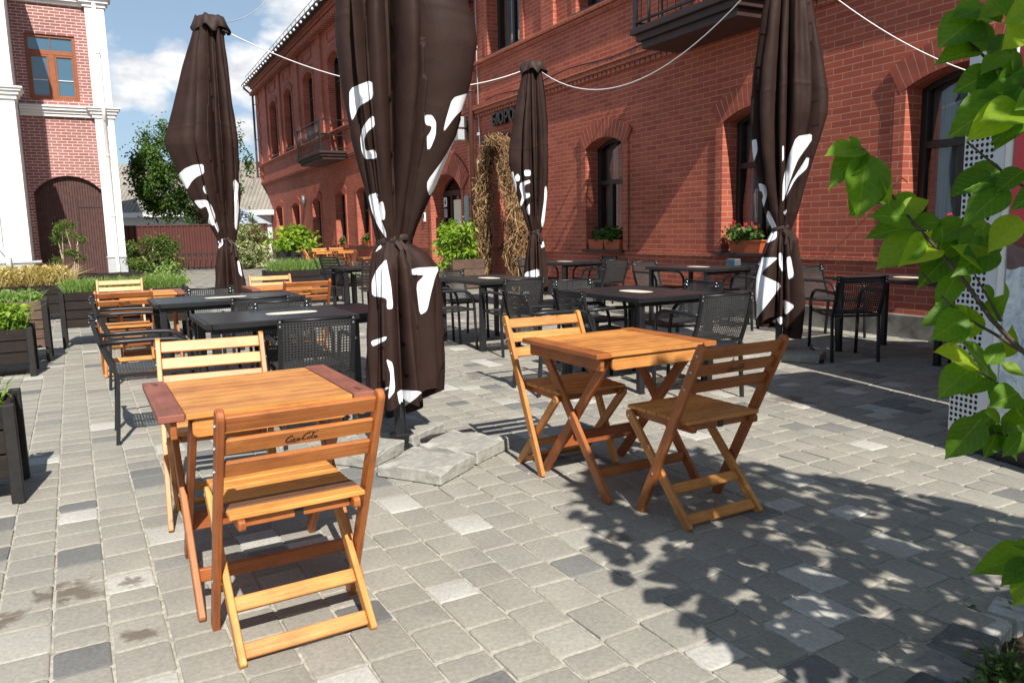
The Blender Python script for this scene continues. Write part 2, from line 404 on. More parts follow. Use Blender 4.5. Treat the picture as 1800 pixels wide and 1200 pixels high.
# ------------------------------------------------------------------ light + sky
SUN_H = -17.8; SUN_E = 43.6
sun = bpy.data.lights.new('sun', 'SUN'); sun.energy = 5.0; sun.angle = radians(.53); sun.color = (1, .955, .88)
so = bpy.data.objects.new('sun', sun); COL.objects.link(so)
ld = hdir(SUN_H) * cos(radians(SUN_E)) - V((0, 0, sin(radians(SUN_E))))
so.rotation_euler = ld.to_track_quat('-Z', 'Y').to_euler()
w = bpy.data.worlds.new('World'); sc.world = w; w.use_nodes = True; wn = w.node_tree; wn.nodes.clear()
wo = wn.nodes.new('ShaderNodeOutputWorld'); bg = wn.nodes.new('ShaderNodeBackground')
sky = wn.nodes.new('ShaderNodeTexSky'); sky.sky_type = 'NISHITA'; sky.sun_disc = False; sky.sun_elevation = radians(SUN_E)
sky.sun_rotation = radians(SUN_H + 180); sky.air_density = 1.0; sky.dust_density = 1.2; sky.ozone_density = 1.5; sky.altitude = 150
tcw = wn.nodes.new('ShaderNodeTexCoord'); gen = tcw.outputs['Generated']
blobs = [(225, 130, .085), (300, 120, .07), (262, 160, .06), (540, 10, .13), (600, -60, .2), (440, 130, .085), (430, 225, .04), (120, -320, .16), (1500, -700, .5), (-500, -300, .3)]
tot = None
for (x, y, r) in blobs:
    d = pray(x, y).normalized(); n = N(wn, 'ShaderNodeVectorMath', operation='DISTANCE'); lk(wn, gen, n.inputs[0]); n.inputs[1].default_value = d
    f = N(wn, 'ShaderNodeMapRange'); f.inputs[1].default_value = 0; f.inputs[2].default_value = r; f.inputs[3].default_value = 1; f.inputs[4].default_value = 0; lk(wn, n.outputs['Value'], f.inputs[0])
    tot = f.outputs[0] if tot is None else math_(wn, 'MAXIMUM', tot, f.outputs[0])
mp = N(wn, 'ShaderNodeMapping'); mp.inputs['Scale'].default_value = (1, 1, 2.0); lk(wn, gen, mp.inputs[0])
nz = noi(wn, mp.outputs[0], 9, 8, .58, .3)
cl = math_(wn, 'MULTIPLY_ADD', nz, 1.7, math_(wn, 'MULTIPLY_ADD', tot, 1.2, -1.44))
cl = math_(wn, 'MULTIPLY', cl, 3.0, None, True)
nz2 = noi(wn, mp.outputs[0], 22, 6, .6)
ccol = ramp(wn, nz2, [(.3, (9.2, 9.3, 9.9)), (.65, (15.5, 15.2, 14.9))])
thin = N(wn, 'ShaderNodeSeparateXYZ'); lk(wn, gen, thin.inputs[0])
hz = N(wn, 'ShaderNodeMapRange'); hz.inputs[1].default_value = .45; hz.inputs[2].default_value = 0.0; hz.inputs[3].default_value = .22; hz.inputs[4].default_value = .60; lk(wn, thin.outputs[2], hz.inputs[0])
skyc = mix(wn, hz.outputs[0], sky.outputs[0], (7.8, 11.0, 14.4))
wc = mix(wn, math_(wn, 'MULTIPLY', cl, .92), skyc, ccol)
lk(wn, wc, bg.inputs[0]); bg.inputs[1].default_value = .055; lk(wn, bg.outputs[0], wo.inputs[0])
sc.view_settings.view_transform = 'Standard'; sc.view_settings.look = 'None'; sc.view_settings.gamma = 1; sc.view_settings.exposure = .52
sc.render.engine = 'CYCLES'
try:
    sc.cycles.max_bounces = 8; sc.cycles.transparent_max_bounces = 12; sc.cycles.caustics_reflective = False; sc.cycles.caustics_refractive = False
    sc.cycles.use_denoising = True
except Exception: pass

# ------------------------------------------------------------------ ground and paving
g = MB(); g.quad((-900, -900, -.14), (900, -900, -.14), (900, 900, -.14), (-900, 900, -.14)); struct(g.build('ground', GROUNDM))
pa = hdir(PAV); pb = hdir(PAV + 90)
# planting bed corner (right, beside the camera)
BEDP = [V((1.02, 1.86, 0)), V((1.30, 2.11, 0)), V((1.62, 2.36, 0)), V((1.95, 2.66, 0))]
_d = (BEDP[3] - BEDP[0]).normalized(); _q0 = BEDP[0] - _d * 9; _q1 = BEDP[0] + _d * 14
g = MB(); g.add([(_q0.x, _q0.y, -.0058), (_q1.x, _q1.y, -.0058), (12, 60, -.0058), (-40, 60, -.0058), (-40, -6, -.0058)], [(0, 1, 2, 3, 4)]); struct(g.build('sand_bed', SAND))
def in_bed(p):
    d = (BEDP[3] - BEDP[0]); n = V((d.y, -d.x, 0)).normalized()
    return (p - BEDP[0]).dot(n) > -.02 and (p - BEDP[0]).dot(d.normalized()) > -2.5 and (p - BEDP[0]).dot(d.normalized()) < 1.25 and (p - BEDP[0]).dot(n) < 2.2
pv = MB(); RW = .163
R2 = random.Random(5)
for j in range(-60, 150):
    b0 = j * RW
    a = -9.0 + R2.random() * .2; wl = R2.random()
    while a < 46:
        Lh = R2.choice((.125, .165, .165, .205, .205)) 
        c = pa * (a + Lh / 2) + pb * (b0 + RW / 2); a0_, a = a, a + Lh
        dist = c.length; ok = True
        if c.dot(E_N) > 7.62 or dist > 44: continue
        ang = abs(math.degrees(atan2(c.x, c.y)))
        if dist > 2.5 and ang > 44: continue
        if dist <= 2.5 and (c.y < -.8): continue
        if in_bed(c): continue
        q = R2.random()
        tone = R2.uniform(.0, .2) if q < .06 else (R2.uniform(.80, .98) if q > .94 else R2.gauss(.5, .11))
        tone = min(max(tone, 0), 1)
        hz_ = R2.uniform(-.0016, .0014)
        gap = .0028
        if dist < 10:
            x0, x1 = a0_ + gap + R2.uniform(0, .003), a0_ + Lh - gap - R2.uniform(0, .003)
            y0, y1 = b0 + gap + R2.uniform(0, .003), b0 + RW - gap - R2.uniform(0, .003)
            rr = R2.uniform(.006, .019); pts = []
            K = 4 if dist < 6 else 3
            for (cx, cy, s0) in ((x1 - rr, y1 - rr, 0), (x0 + rr, y1 - rr, 1), (x0 + rr, y0 + rr, 2), (x1 - rr, y0 + rr, 3)):
                for k in range(K):
                    an = s0 * pi / 2 + k * pi / 2 / (K - 1)
                    pts.append((cx + rr * cos(an) + R2.uniform(-.002, .002), cy + rr * sin(an) + R2.uniform(-.002, .002)))
            n = len(pts); mx, my = (x0 + x1) / 2, (y0 + y1) / 2
            tx, ty = R2.uniform(-.006, .006), R2.uniform(-.006, .006)
            vs = []
            for (ins, dz) in ((.92, .0), (.978, -.0008), (1.0, -.0032), (1.0, -.012)):
                for px, py in pts:
                    qx, qy = mx + (px - mx) * ins, my + (py - my) * ins
                    p = pa * qx + pb * qy
                    vs.append((p.x, p.y, hz_ + dz + (qx - mx) * tx + (qy - my) * ty))
            F = [tuple(range(n))[::1]]
            for k in range(3):
                for i in range(n):
                    jn = (i + 1) % n; F.append((k * n + i, (k + 1) * n + i, (k + 1) * n + jn, k * n + jn))
            # orientation: pa x pb points down, so reverse
            F = [f[::-1] for f in F]
            pv.add(vs, F, None, 0, tone, True)
        else:
            gg = .006
            P = [pa * (a0_ + gg) + pb * (b0 + gg), pa * (a0_ + Lh - gg) + pb * (b0 + gg), pa * (a0_ + Lh - gg) + pb * (b0 + RW - gg), pa * (a0_ + gg) + pb * (b0 + RW - gg)]
            pv.add([(p.x, p.y, hz_) for p in P][::-1], [(0, 1, 2, 3)], None, 0, tone)
struct(pv.build('paving', STONE))

# planting bed: soil with a rough stone edge
def soil_mesh():
    mb = MB(); d = (BEDP[3] - BEDP[0]).normalized(); n = V((d.y, -d.x, 0)); NU, NV = 90, 60; vs = []
    for i in range(NU + 1):
        for j in range(NV + 1):
            p = BEDP[0] + d * (-2.4 + 3.75 * i / NU) + n * (.0 + 2.2 * j / NV)
            z = -.052 + .026 * noise.noise(p * 5) + .022 * noise.noise(p * 17) + .012 * noise.noise(p * 43) + min(.03, .06 * j / NV)
            vs.append((p.x, p.y, z))
    F = [(i * (NV + 1) + j, i * (NV + 1) + j + 1, (i + 1) * (NV + 1) + j + 1, (i + 1) * (NV + 1) + j) for i in range(NU) for j in range(NV)]
    F = [f[::-1] for f in F]
    mb.add(vs, F, None, 0, 0, True); return mb
struct(soil_mesh().build('soil', SOIL))
eb = MB(); bd = (BEDP[3] - BEDP[0]).normalized(); bn = V((bd.y, -bd.x, 0)); t = -2.3
while t < 1.2:
    L = R.uniform(.13, .22); wdt = R.uniform(.10, .15); c = BEDP[0] + bd * (t + L / 2) + bn * R.uniform(-.03, .03); an = R.uniform(-.25, .25)
    x = bd * cos(an) + bn * sin(an); y = -bd * sin(an) + bn * cos(an)
    eb.box((c.x, c.y, -.034 + R.uniform(-.006, .006)), (L * .96, wdt, .08), x, y, V((R.uniform(-.05, .05), R.uniform(-.05, .05), 1)).normalized(), .012, 0, R.choice((0, .1, .3, .5, .9)))
    t += L
struct(eb.build('stone_edging', ROUGHST))

# ------------------------------------------------------------------ pole-mounted logo strokes (script lettering burnt into the chair slats)
def catmull(P, n=6):
    P = [V((p[0], p[1], 0)) for p in P]; out = []
    Q = [P[0] * 2 - P[1]] + P + [P[-1] * 2 - P[-2]]
    for i in range(1, len(Q) - 2):
        a, b, c, d = Q[i - 1:i + 3]
        for k in range(n):
            t = k / n; out.append(.5 * ((2 * b) + (c - a) * t + (2 * a - 5 * b + 4 * c - d) * t * t + (3 * b - a - 3 * c + d) * t ** 3))
    out.append(P[-1]); return out
STROKES = [
 ([(2.05, 1.55), (2.15, 1.95), (1.75, 2.05), (.95, 1.5), (.42, .7), (.5, .12), (1.0, .1), (1.7, .55)], .26),          # C
 ([(2.05, .95), (1.75, .7), (1.75, .25), (2.05, .12), (2.4, .5), (2.4, .9), (2.1, 1.0)], .2),                           # o
 ([(3.15, .85), (2.95, 1.0), (2.65, .65), (2.7, .2), (2.95, .12), (3.3, .4)], .2),                                      # c
 ([(4.0, .95), (3.65, .95), (3.4, .5), (3.5, .15), (3.75, .2), (4.05, .75), (4.0, .25), (4.2, .12), (4.5, .4)], .2),    # a
 ([(4.3, .75), (4.85, .8)], .2),                                                                                        # hyphen
 ([(6.7, 1.75), (6.8, 2.15), (6.3, 2.2), (5.5, 1.6), (5.0, .75), (5.1, .15), (5.6, .12), (6.3, .6)], .26),               # C
 ([(.5, .1), (.9, -.28), (1.9, -.2), (3.0, -.42), (3.9, -.4)], .16),                                                     # swash below
 ([(6.75, 1.0), (6.4, .7), (6.4, .25), (6.7, .15), (7.05, .5), (7.05, .9), (6.75, 1.0)], .2),                            # o
 ([(7.25, .5), (7.75, 1.3), (8.1, 2.2), (7.85, 2.1), (7.5, .9), (7.5, .25), (7.75, .15), (8.05, .45)], .18),             # l
 ([(8.75, .95), (8.4, .95), (8.15, .5), (8.25, .15), (8.5, .2), (8.85, .8), (8.8, .25), (9.0, .15), (9.4, .45)], .2),    # a
 ([(5.9, 2.2), (6.8, 2.55), (7.8, 2.35), (8.6, 2.3), (9.3, 2.75)], .17)]                                                 # upper swash
def script_logo(mb, c, X, Z, w, n, mi=0):
    """ribbon strokes lying on the plane c + X*u + Z*v, pushed out along n"""
    k = w / 9.4
    for P, wd in STROKES:
        q = catmull(P); m = len(q); vs = []; F = []
        for i, p in enumerate(q):
            d = (q[min(i + 1, m - 1)] - q[max(i - 1, 0)]).normalized()
            ww = 1.45 * wd * (.35 + .65 * sin(pi * min(max(i / (m - 1), .04), .96))) * (.75 + .55 * abs(d.y))
            s = V((-d.y, d.x, 0)) * ww / 2
            for e in (s, -s):
                u, v_ = (p.x + e.x - 4.7) * k, (p.y + e.y - 1.0) * k
                vs.append(V(c) + V(X) * u + V(Z) * v_ + V(n) * .0012)
        for i in range(m - 1): F.append((2 * i, 2 * i + 1, 2 * i + 3, 2 * i + 2))
        mb.add(vs, F, None, mi, 0)

# ------------------------------------------------------------------ wooden folding chair  (local: x right, y forward, origin under the seat)
def make_wood_chair(label, loc, heading, group, logo=True, seed=0):
    R.seed(100 + seed)
    t = thing('folding_chair', label, 'chair', loc, heading, group)
    def tn(a=.0): return R.uniform(-.35, .35) + a
    pale = seed in (2, 3, 5, 6); WA = WOOD if pale else WOODR
    pf, pt = V((0, .125, 0)), V((0, -.262, .79))
    pd = (pt - pf).normalized(); pn = V((0, pd.z, -pd.y))      # facing forward/up normal of the back plane
    for sx in (-1, 1):
        b = MB(); b.plank(pf + V((sx * .226, 0, 0)), pt + V((sx * .226, 0, 0)), .046, .022, (1, 0, 0), .006, .022, .003, 0, tn(-.1))
        for zz in (.60, .675, .745):
            k = zz / .79; p = pf.lerp(pt, k) + V((sx * .2385, 0, 0)); b.lathe(p, [(0, .004), (.004, .0035), (.006, 0)], 8, 1)
            # bolt heads turned sideways
        for zz in (.198, .60, .675, .745):
            p = pf.lerp(pt, zz / .79) + V((sx * .2375, 0, 0)); b.box(p, (.004, .009, .009), None, None, None, .0015, 1)
        b.build('back_post', [WA, STEEL], t)
    ff, ft = V((0, -.17, 0)), V((0, .245, .432))
    for sx in (-1, 1):
        b = MB(); b.plank(ff + V((sx * .2, 0, 0)), ft + V((sx * .2, 0, 0)), .042, .021, (1, 0, 0), .008, .02, .003, 0, tn(.15))
        p = ff.lerp(ft, .955) + V((sx * .212, 0, 0)); b.box(p, (.004, .01, .01), None, None, None, .0015, 1)
        b.build('leg', [WOOD, STEEL], t)
    fd = (ft - ff).normalized(); fn = V((0, -fd.z, fd.y))
    for k in (.075, .315):
        b = MB(); c = ff.lerp(ft, k); b.beam(c + V((-.189, 0, 0)), c + V((.189, 0, 0)), .046, .018, fn, .003, 0, tn(.25)); b.build('crossbar', WOOD, t)
    # seat
    b = MB(); n = 6; y0, y1 = -.155, .255; darks = (1,) if seed == 0 else (); sw = (y1 - y0) / n
    tones = [R.uniform(-.3, .5) for _ in range(n)]
    if seed == 0: tones = [.55, -.2, .5, .45, .35, .5]
    for i in range(n):
        c = y0 + sw * (i + .5); wl = .2 if i > 1 else .203
        b.beam((-wl, c, .449), (wl, c, .449), sw - .007, .016, (0, 0, 1), .003, 1 if i in darks else 0, tones[i])
    b.build('seat', [WOOD, WOODBR], t)
    b = MB()
    for sx in (-1, 1): b.plank((sx * .172, -.165, .424), (sx * .172, .25, .424), .034, .022, (1, 0, 0), .012, .012, .003, 0, tn(-.1))
    b.beam((-.16, -.118, .424), (.16, -.118, .424), .02, .034, (0, 0, 1), .003, 0, tn()); b.beam((-.16, .215, .424), (.16, .215, .424), .02, .034, (0, 0, 1), .003, 0, tn())
    b.box((0, -.13, .424), (.026, .006, .036), None, None, None, .001, 1)
    b.build('seat_frame', [WOODR, BLACK], t)
    for i, zz in enumerate((.602, .676, .748)):
        b = MB(); c = pf.lerp(pt, zz / .79); tt = tn((-.1, .35, .1)[i])
        b.beam(c + V((-.215, 0, 0)), c + V((.215, 0, 0)), .052, .016, pn, .003, 0, tt); s = b.build('back_slat', WA, t)
        if i == 1 and logo:
            l = MB(); script_logo(l, c - pn * .008, V((1, 0, 0)), pd, .098, -pn); l.build('logo', LOGO, s)
    return t
WG = 'wooden folding chairs at the square wooden tables'
def tpos(px1, px2, z=.79, fwd=.262, hd=0):
    a, b = gpt(*px1, z), gpt(*px2, z); c = (a + b) / 2; return (c.x + hdir(hd).x * fwd, c.y + hdir(hd).y * fwd, 0)
F1 = (gpt(413, 1178) + gpt(669, 1103)) / 2 + hdir(-30.5) * .17
F2 = (gpt(1205, 935) + gpt(1342, 898)) / 2 + hdir(-29) * .17
make_wood_chair('honey wooden folding chair nearest the camera, one dark slat in its seat', (F1.x, F1.y, 0), -30.5, WG, True, 0)
make_wood_chair('reddish wooden folding chair standing in dappled leaf shade with a script logo on its back', (F2.x, F2.y, 0), -29, WG, True, 1)
make_wood_chair('pale wooden folding chair facing the camera from behind the nearest wooden table', tpos((270, 603), (465, 590), z=.768, hd=157), 157, WG, False, 2)
make_wood_chair('pale wooden folding chair on the far side of the right-hand wooden table', tpos((885, 560), (1015, 550), z=.775, hd=153), 153, WG, False, 3)
make_wood_chair('orange wooden folding chair with its back to us beside the tall dark planter', tpos((166, 513), (265, 507), hd=-26), -26, WG, True, 4)
make_wood_chair('pale wooden folding chair on the far side of the wooden table by the planters', tpos((168, 492), (250, 488), hd=155), 155, WG, False, 5)
make_wood_chair('pale wooden folding chair behind the small wooden table next to the left parasol', tpos((438, 484), (508, 481), hd=154), 154, WG, False, 6)
make_wood_chair('orange wooden folding chair with a logo on its back, right of the left parasol', tpos((502, 494), (578, 490), hd=-27), -27, WG, True, 7)

# ------------------------------------------------------------------ wooden folding table (local: x = along the slats, y = across)
def make_wood_table(label, loc, heading, seed=0, stamp=True):
    R.seed(300 + seed); t = thing('folding_table', label, 'table', loc, heading, 'square wooden folding tables')
    L, W, Ht = .70, .655, .70
    b = MB(); n = 9; sw = (W - .01) / n
    for i in range(n):
        y = -W / 2 + .005 + sw * (i + .5); b.beam((-L / 2 + .082, y, Ht - .010), (L / 2 - .082, y, Ht - .010), sw - .003, .018, (0, 0, 1), .002, 0, R.uniform(-.25, .55))
    b.build('tabletop', WOOD, t)
    for sx in (-1, 1):
        b = MB(); b.beam((sx * (L / 2 - .04), -W / 2, Ht - .009), (sx * (L / 2 - .04), W / 2, Ht - .009), .078, .024, (0, 0, 1), .003, 0, R.uniform(-.2, .2)); e = b.build('end_board', WOODD if seed != 1 else WOODR, t)
        if stamp and seed == 0:
            l = MB(); script_logo(l, V((sx * (L / 2 - .04), sx * (-W / 2 + .07), Ht + .0035)), V((0, -1, 0)) if sx > 0 else V((0, 1, 0)), V((1, 0, 0)) if sx > 0 else V((-1, 0, 0)), .062, V((0, 0, 1))); l.build('logo', LOGO, e)
    for sy in (-1, 1): b = MB(); b.plank((-L / 2 + .1, sy * (W / 2 - .03), Ht - .052), (L / 2 - .1, sy * (W / 2 - .03), Ht - .052), .062, .019, (0, 1, 0), .018, .018, .003, 0, R.uniform(0, .5)); b.build('side_apron', WOOD, t)
    for sx in (-1, 1): b = MB(); b.beam((sx * (L / 2 - .045), -W / 2 + .02, Ht - .052), (sx * (L / 2 - .045), W / 2 - .02, Ht - .052), .02, .056, (0, 0, 1), .003, 0, R.uniform(-.4, .1)); b.build('end_apron', WOODR, t)
    for sx in (-1, 1):
        b = MB(); x = sx * .268; b.plank((x, -.30, 0), (x, .27, Ht - .028), .05, .022, (1, 0, 0), .012, .022, .003, 0, R.uniform(-.3, .3)); b.build('leg', WOODR, t)
        b = MB(); x = sx * .243; b.plank((x, .30, 0), (x, -.27, Ht - .028), .05, .022, (1, 0, 0), .012, .022, .003, 0, R.uniform(-.3, .3))
        b.box((x + sx * .0375, -.0, .345), (.004, .012, .012), None, None, None, .002, 1); b.build('leg', [WOODR, STEEL], t)
    b = MB(); b.beam((-.231, .16, .186), (.231, .16, .186), .018, .07, (0, 0, 1), .003, 0, -.6); b.build('stretcher', WOODR, t)
    b = MB(); b.beam((-.256, -.20, .118), (.256, -.20, .118), .02, .045, (0, 0, 1), .003, 0, -.2); b.build('stretcher', WOODR, t)
    return t
def e1h(): return 90 - 29.0
tc_ = V((-.945, 2.775, 0)); make_wood_table('square wooden slatted table with dark red end boards behind the nearest chair', tc_, -29.0, 0)
tc_ = V((.515, 3.775, 0)); make_wood_table('orange slatted wooden table between two folding chairs, right of the concrete slabs', tc_, -29.0, 1)
def mid(a, b, k=.5): return a.lerp(b, k)
q5 = V(tpos((166, 513), (265, 507), hd=-26)); q6 = V(tpos((168, 492), (250, 488), hd=155))
q7 = V(tpos((438, 484), (508, 481), hd=154)); q8 = V(tpos((502, 494), (578, 490), hd=-27))
make_wood_table('square wooden table between two folding chairs beside the planters on the left', mid(q5, q6, .42) + hdir(61) * .22, -27, 2)
make_wood_table('small wooden table just right of the left parasol, between two folding chairs', mid(q8, q7, .42) - hdir(61) * .10, -28, 3)

# ------------------------------------------------------------------ black mesh armchair
def lattice(mb, P, nu, nv, wd, th, frame=None):
    """P(u,v)->point; strips along both directions"""
    def strip(f, steps):
        for i in range(steps):
            a, b = f(i / steps), f((i + 1) / steps)
            yield a, b
    for i in range(nu):
        u = (i + .5) / nu; prev = None
        for k in range(7):
            v = k / 6; c = P(u, v); du = (P(min(u + .01, 1), v) - P(max(u - .01, 0), v)).normalized(); dv = (P(u, min(v + .01, 1)) - P(u, max(v - .01, 0))).normalized(); n = du.cross(dv)
            ring = [c - du * wd / 2 - n * th / 2, c + du * wd / 2 - n * th / 2, c + du * wd / 2 + n * th / 2, c - du * wd / 2 + n * th / 2]
            if prev: 
                vs = prev + ring; mb.add(vs, [(0, 4, 5, 1), (1, 5, 6, 2), (2, 6, 7, 3), (3, 7, 4, 0)], None, 0, 0)
            prev = ring
    for j in range(nv):
        v = (j + .5) / nv; prev = None
        for k in range(5):
            u = k / 4; c = P(u, v); du = (P(min(u + .01, 1), v) - P(max(u - .01, 0), v)).normalized(); dv = (P(u, min(v + .01, 1)) - P(u, max(v - .01, 0))).normalized(); n = du.cross(dv)
            c = c + n * .0006
            ring = [c - dv * wd / 2 - n * th / 2, c + dv * wd / 2 - n * th / 2, c + dv * wd / 2 + n * th / 2, c - dv * wd / 2 + n * th / 2]
            if prev:
                vs = prev + ring; mb.add(vs, [(0, 4, 5, 1), (1, 5, 6, 2), (2, 6, 7, 3), (3, 7, 4, 0)], None, 0, 0)
            prev = ring
def make_mesh_chair(label, loc, heading, group):
    t = thing('mesh_armchair', label, 'chair', loc, heading, group)
    bt = V((0, -.325, .768)); bs = V((0, -.215, .42))
    def bk(zf): # back line with a slight bow
        return bs.lerp(bt, zf) + V((0, -.014 * sin(pi * zf), 0))
    for sx in (-1, 1):
        x = V((sx * .208, 0, 0)); b = MB()
        b.tube([V((0, -.245, 0)) + x, V((0, -.228, .2)) + x, V((0, -.215, .40)) + x] + [bk(k / 6) + x for k in range(7)], .0165, 4); b.build('back_post', BLACK, t)
        b = MB(); xa = V((sx * .230, 0, 0)); p = [bk(.60) + xa * .98]
        p += [V((0, y, z)) + xa for y, z in ((-.16, .632), (-.02, .632), (.09, .628))]
        for k in range(7):
            a = pi / 2 * k / 6; p.append(V((0, .10 + .135 * sin(a), .493 + .135 * cos(a))) + xa)
        p += [V((0, .242, .43)) + xa * .98, V((0, .25, .2)) + xa * .98, V((0, .258, 0)) + xa * .98]
        b.tube(p, .0155, 6); b.build('arm_leg', BLACK, t)
        b = MB(); b.tube([V((0, -.218, .425)) + x, V((0, .0, .418)) + x, V((0, .235, .432)) + x], .0145, 4); b.build('seat_rail', BLACK, t)
        b = MB(); pz = V((0, -.005, .006)); b.box(bk(.93) + V((sx * .190, .013, 0)), (.052, .006, .062), None, None, None, .001, 0)
        for k in (.89, .97):
            b.lathe(bk(k) + V((sx * .183, .017, 0)), [(0, .004), (.006, .002), (.006, -.004)], 8, 1)
            b.box(bk(k) + V((sx * .208, .0, .004)), (.012, .036, .012), None, None, None, .003, 1)
        b.build('clamp_plate', [BLACK, STEEL], t)
        b = MB(); b.box(bk(1.0) + x + V((0, 0, .006)), (.035, .035, .012), None, None, None, .004); b.build('post_cap', BLACK, t)
    b = MB(); b.tube([bk(.985) + V((-.205, 0, 0)), bk(.985) + V((.205, 0, 0))], .008, 6); b.build('top_rail', BLACK, t)
    b = MB(); lattice(b, lambda u, v: bk(.04 + .93 * v) + V((-.197 + .394 * u, -.02 * sin(pi * u) * sin(pi * v), 0)), 22, 20, .0078, .0022); b.build('backrest', MESHF, t)
    b = MB(); lattice(b, lambda u, v: V((-.2 + .40 * u, -.215 + .455 * v, .437 - .018 * sin(pi * u) * sin(pi * v) - .02 * max(0, v - .85) * 6 * (v - .85))), 23, 24, .0086, .0022); b.build('seat', MESHF, t)
    for y, z in ((-.222, .418), (.236, .424)): b = MB(); b.tube([V((-.205, y, z)), V((.205, y, z))], .013, 4); b.build('seat_crossbar', BLACK, t)
    return t
MG = 'black mesh armchairs at the dark tables'
THG = -29.0; EX = hdir(90 + THG); EY = hdir(THG)      # EX away into the facade, EY along it
# dark tables: near corner, length axis
def make_dark_table(label, corner, along, LX, LY):
    """corner nearest the camera; local x = along axis"""
    h = THG if along == 'x' else THG
    t = thing('dark_table', label, 'table', (corner.x, corner.y, 0), THG, 'dark metal tables of the terrace'); Ht = .725
    b = MB(); b.box((LX / 2, LY / 2, Ht - .012), (LX - .05, LY - .05, .022), None, None, None, .002); b.build('tabletop', TABTOP, t)
    b = MB(); z = Ht - .0165
    for (p0, p1) in (((0.0175, 0, z), (.0175, LY, z)), ((LX - .0175, 0, z), (LX - .0175, LY, z))): b.beam(p0, p1, .035, .037, (0, 0, 1), .004)
    for y in (.0175, LY - .0175): b.beam((.036, y, z), (LX - .036, y, z), .035, .037, (0, 0, 1), .004)
    b.build('rim', BLACK, t)
    for x in (.06, LX - .06):
        for y in (.06, LY - .06):
            b = MB(); b.beam((x, y, 0.004), (x, y, Ht - .036), .05, .05, (0, 1, 0), .005); b.box((x, y, .004), (.056, .056, .008), None, None, None, .002); b.build('leg', BLACK, t)
    for y in (.06, LY - .06): b = MB(); b.beam((.085, y, Ht - .052), (LX - .085, y, Ht - .052), .022, .03, (0, 0, 1), .002); b.build('apron', BLACK, t)
    b = MB(); cx, cy = LX / 2, LY / 2; a, c = (.17, .085) if LX > LY else (.085, .17)
    P = []
    for k in range(28):
        an = 2 * pi * k / 28; rx_ = abs(cos(an)) ** .55 * (1 if cos(an) > 0 else -1); ry_ = abs(sin(an)) ** .8 * (1 if sin(an) > 0 else -1)
        P.append((cx + a * rx_, cy + c * ry_, Ht + .0012))
    b.add(P, [tuple(range(28))], None, 0)
    for k in range(13):
        d = (k - 6) * .021; w_ = R.uniform(.007, .012); hh = R.uniform(.012, .02)
        if LX > LY: b.box((cx + d, cy, Ht + .0016), (w_, hh, .0008), None, None, None, 0, 1)
        else: b.box((cx, cy + d, Ht + .0016), (hh, w_, .0008), None, None, None, 0, 1)
    b.build('printed_badge', [PAPER, mat_badge], t)
    return t
mat_badge = mat_plain('badge_print', (.30, .22, .12), .6)
def cpt(px, z=.725): 
    p = gpt(px[0], px[1], z); return V((p.x, p.y, 0))
TB = {}
TB['a'] = V((-1.82, 4.58, 0)); TB['b'] = V((-2.79, 6.05, 0)); TB['c'] = V((-.32, 7.87, 0)); TB['d'] = V((.94, 5.66, 0))
TB['e'] = V((.79, 11.75, 0)); TB['f'] = V((2.33, 9.22, 0)); TB['g'] = E_A * 4.12 + E_N * 6.24; TB['h'] = V((-2.5, 11.6, 0))
DIM = {'a': (1.2, .78), 'b': (1.18, .76), 'c': (.80, 1.1), 'd': (.80, 1.1), 'e': (.80, 1.1), 'f': (.8, 1.15), 'g': (.8, 1.12), 'h': (1.2, .78)}
TL = {'a': 'dark table with a cream badge directly left of the largest parasol, nearest dark table', 'b': 'dark table behind the nearest dark one, in front of the left parasol',
      'c': 'dark square-cornered table right of the largest parasol, in front of the vine arch', 'd': 'dark table behind the right-hand orange wooden table',
      'e': 'dark table by the brick wall, just right of the slim far parasol', 'f': 'dark table under the red flower box, left of the right-hand parasol',
      'g': 'dark shaded table against the brick wall, left of the white cooler', 'h': 'dark table in the back, beside two slatted dark chairs'}
for k in 'abcdefgh':
    c = TB[k]; make_dark_table(TL[k], c, 'x', *DIM[k])
def place(k, side, f, back, extra=0):
    """chair at a table's side; f = position along that side 0..1; back = distance of chair origin from the edge"""
    c = TB[k]; LX, LY = DIM[k]
    if side == 'near_y': p = c + EX * (LX * f) - EY * back; h = THG
    if side == 'far_y': p = c + EX * (LX * f) + EY * (LY + back); h = THG + 180
    if side == 'near_x': p = c - EX * back + EY * (LY * f); h = THG + 90
    if side == 'far_x': p = c + EX * (LX + back) + EY * (LY * f); h = THG - 90
    return (p.x, p.y, 0), h + extra
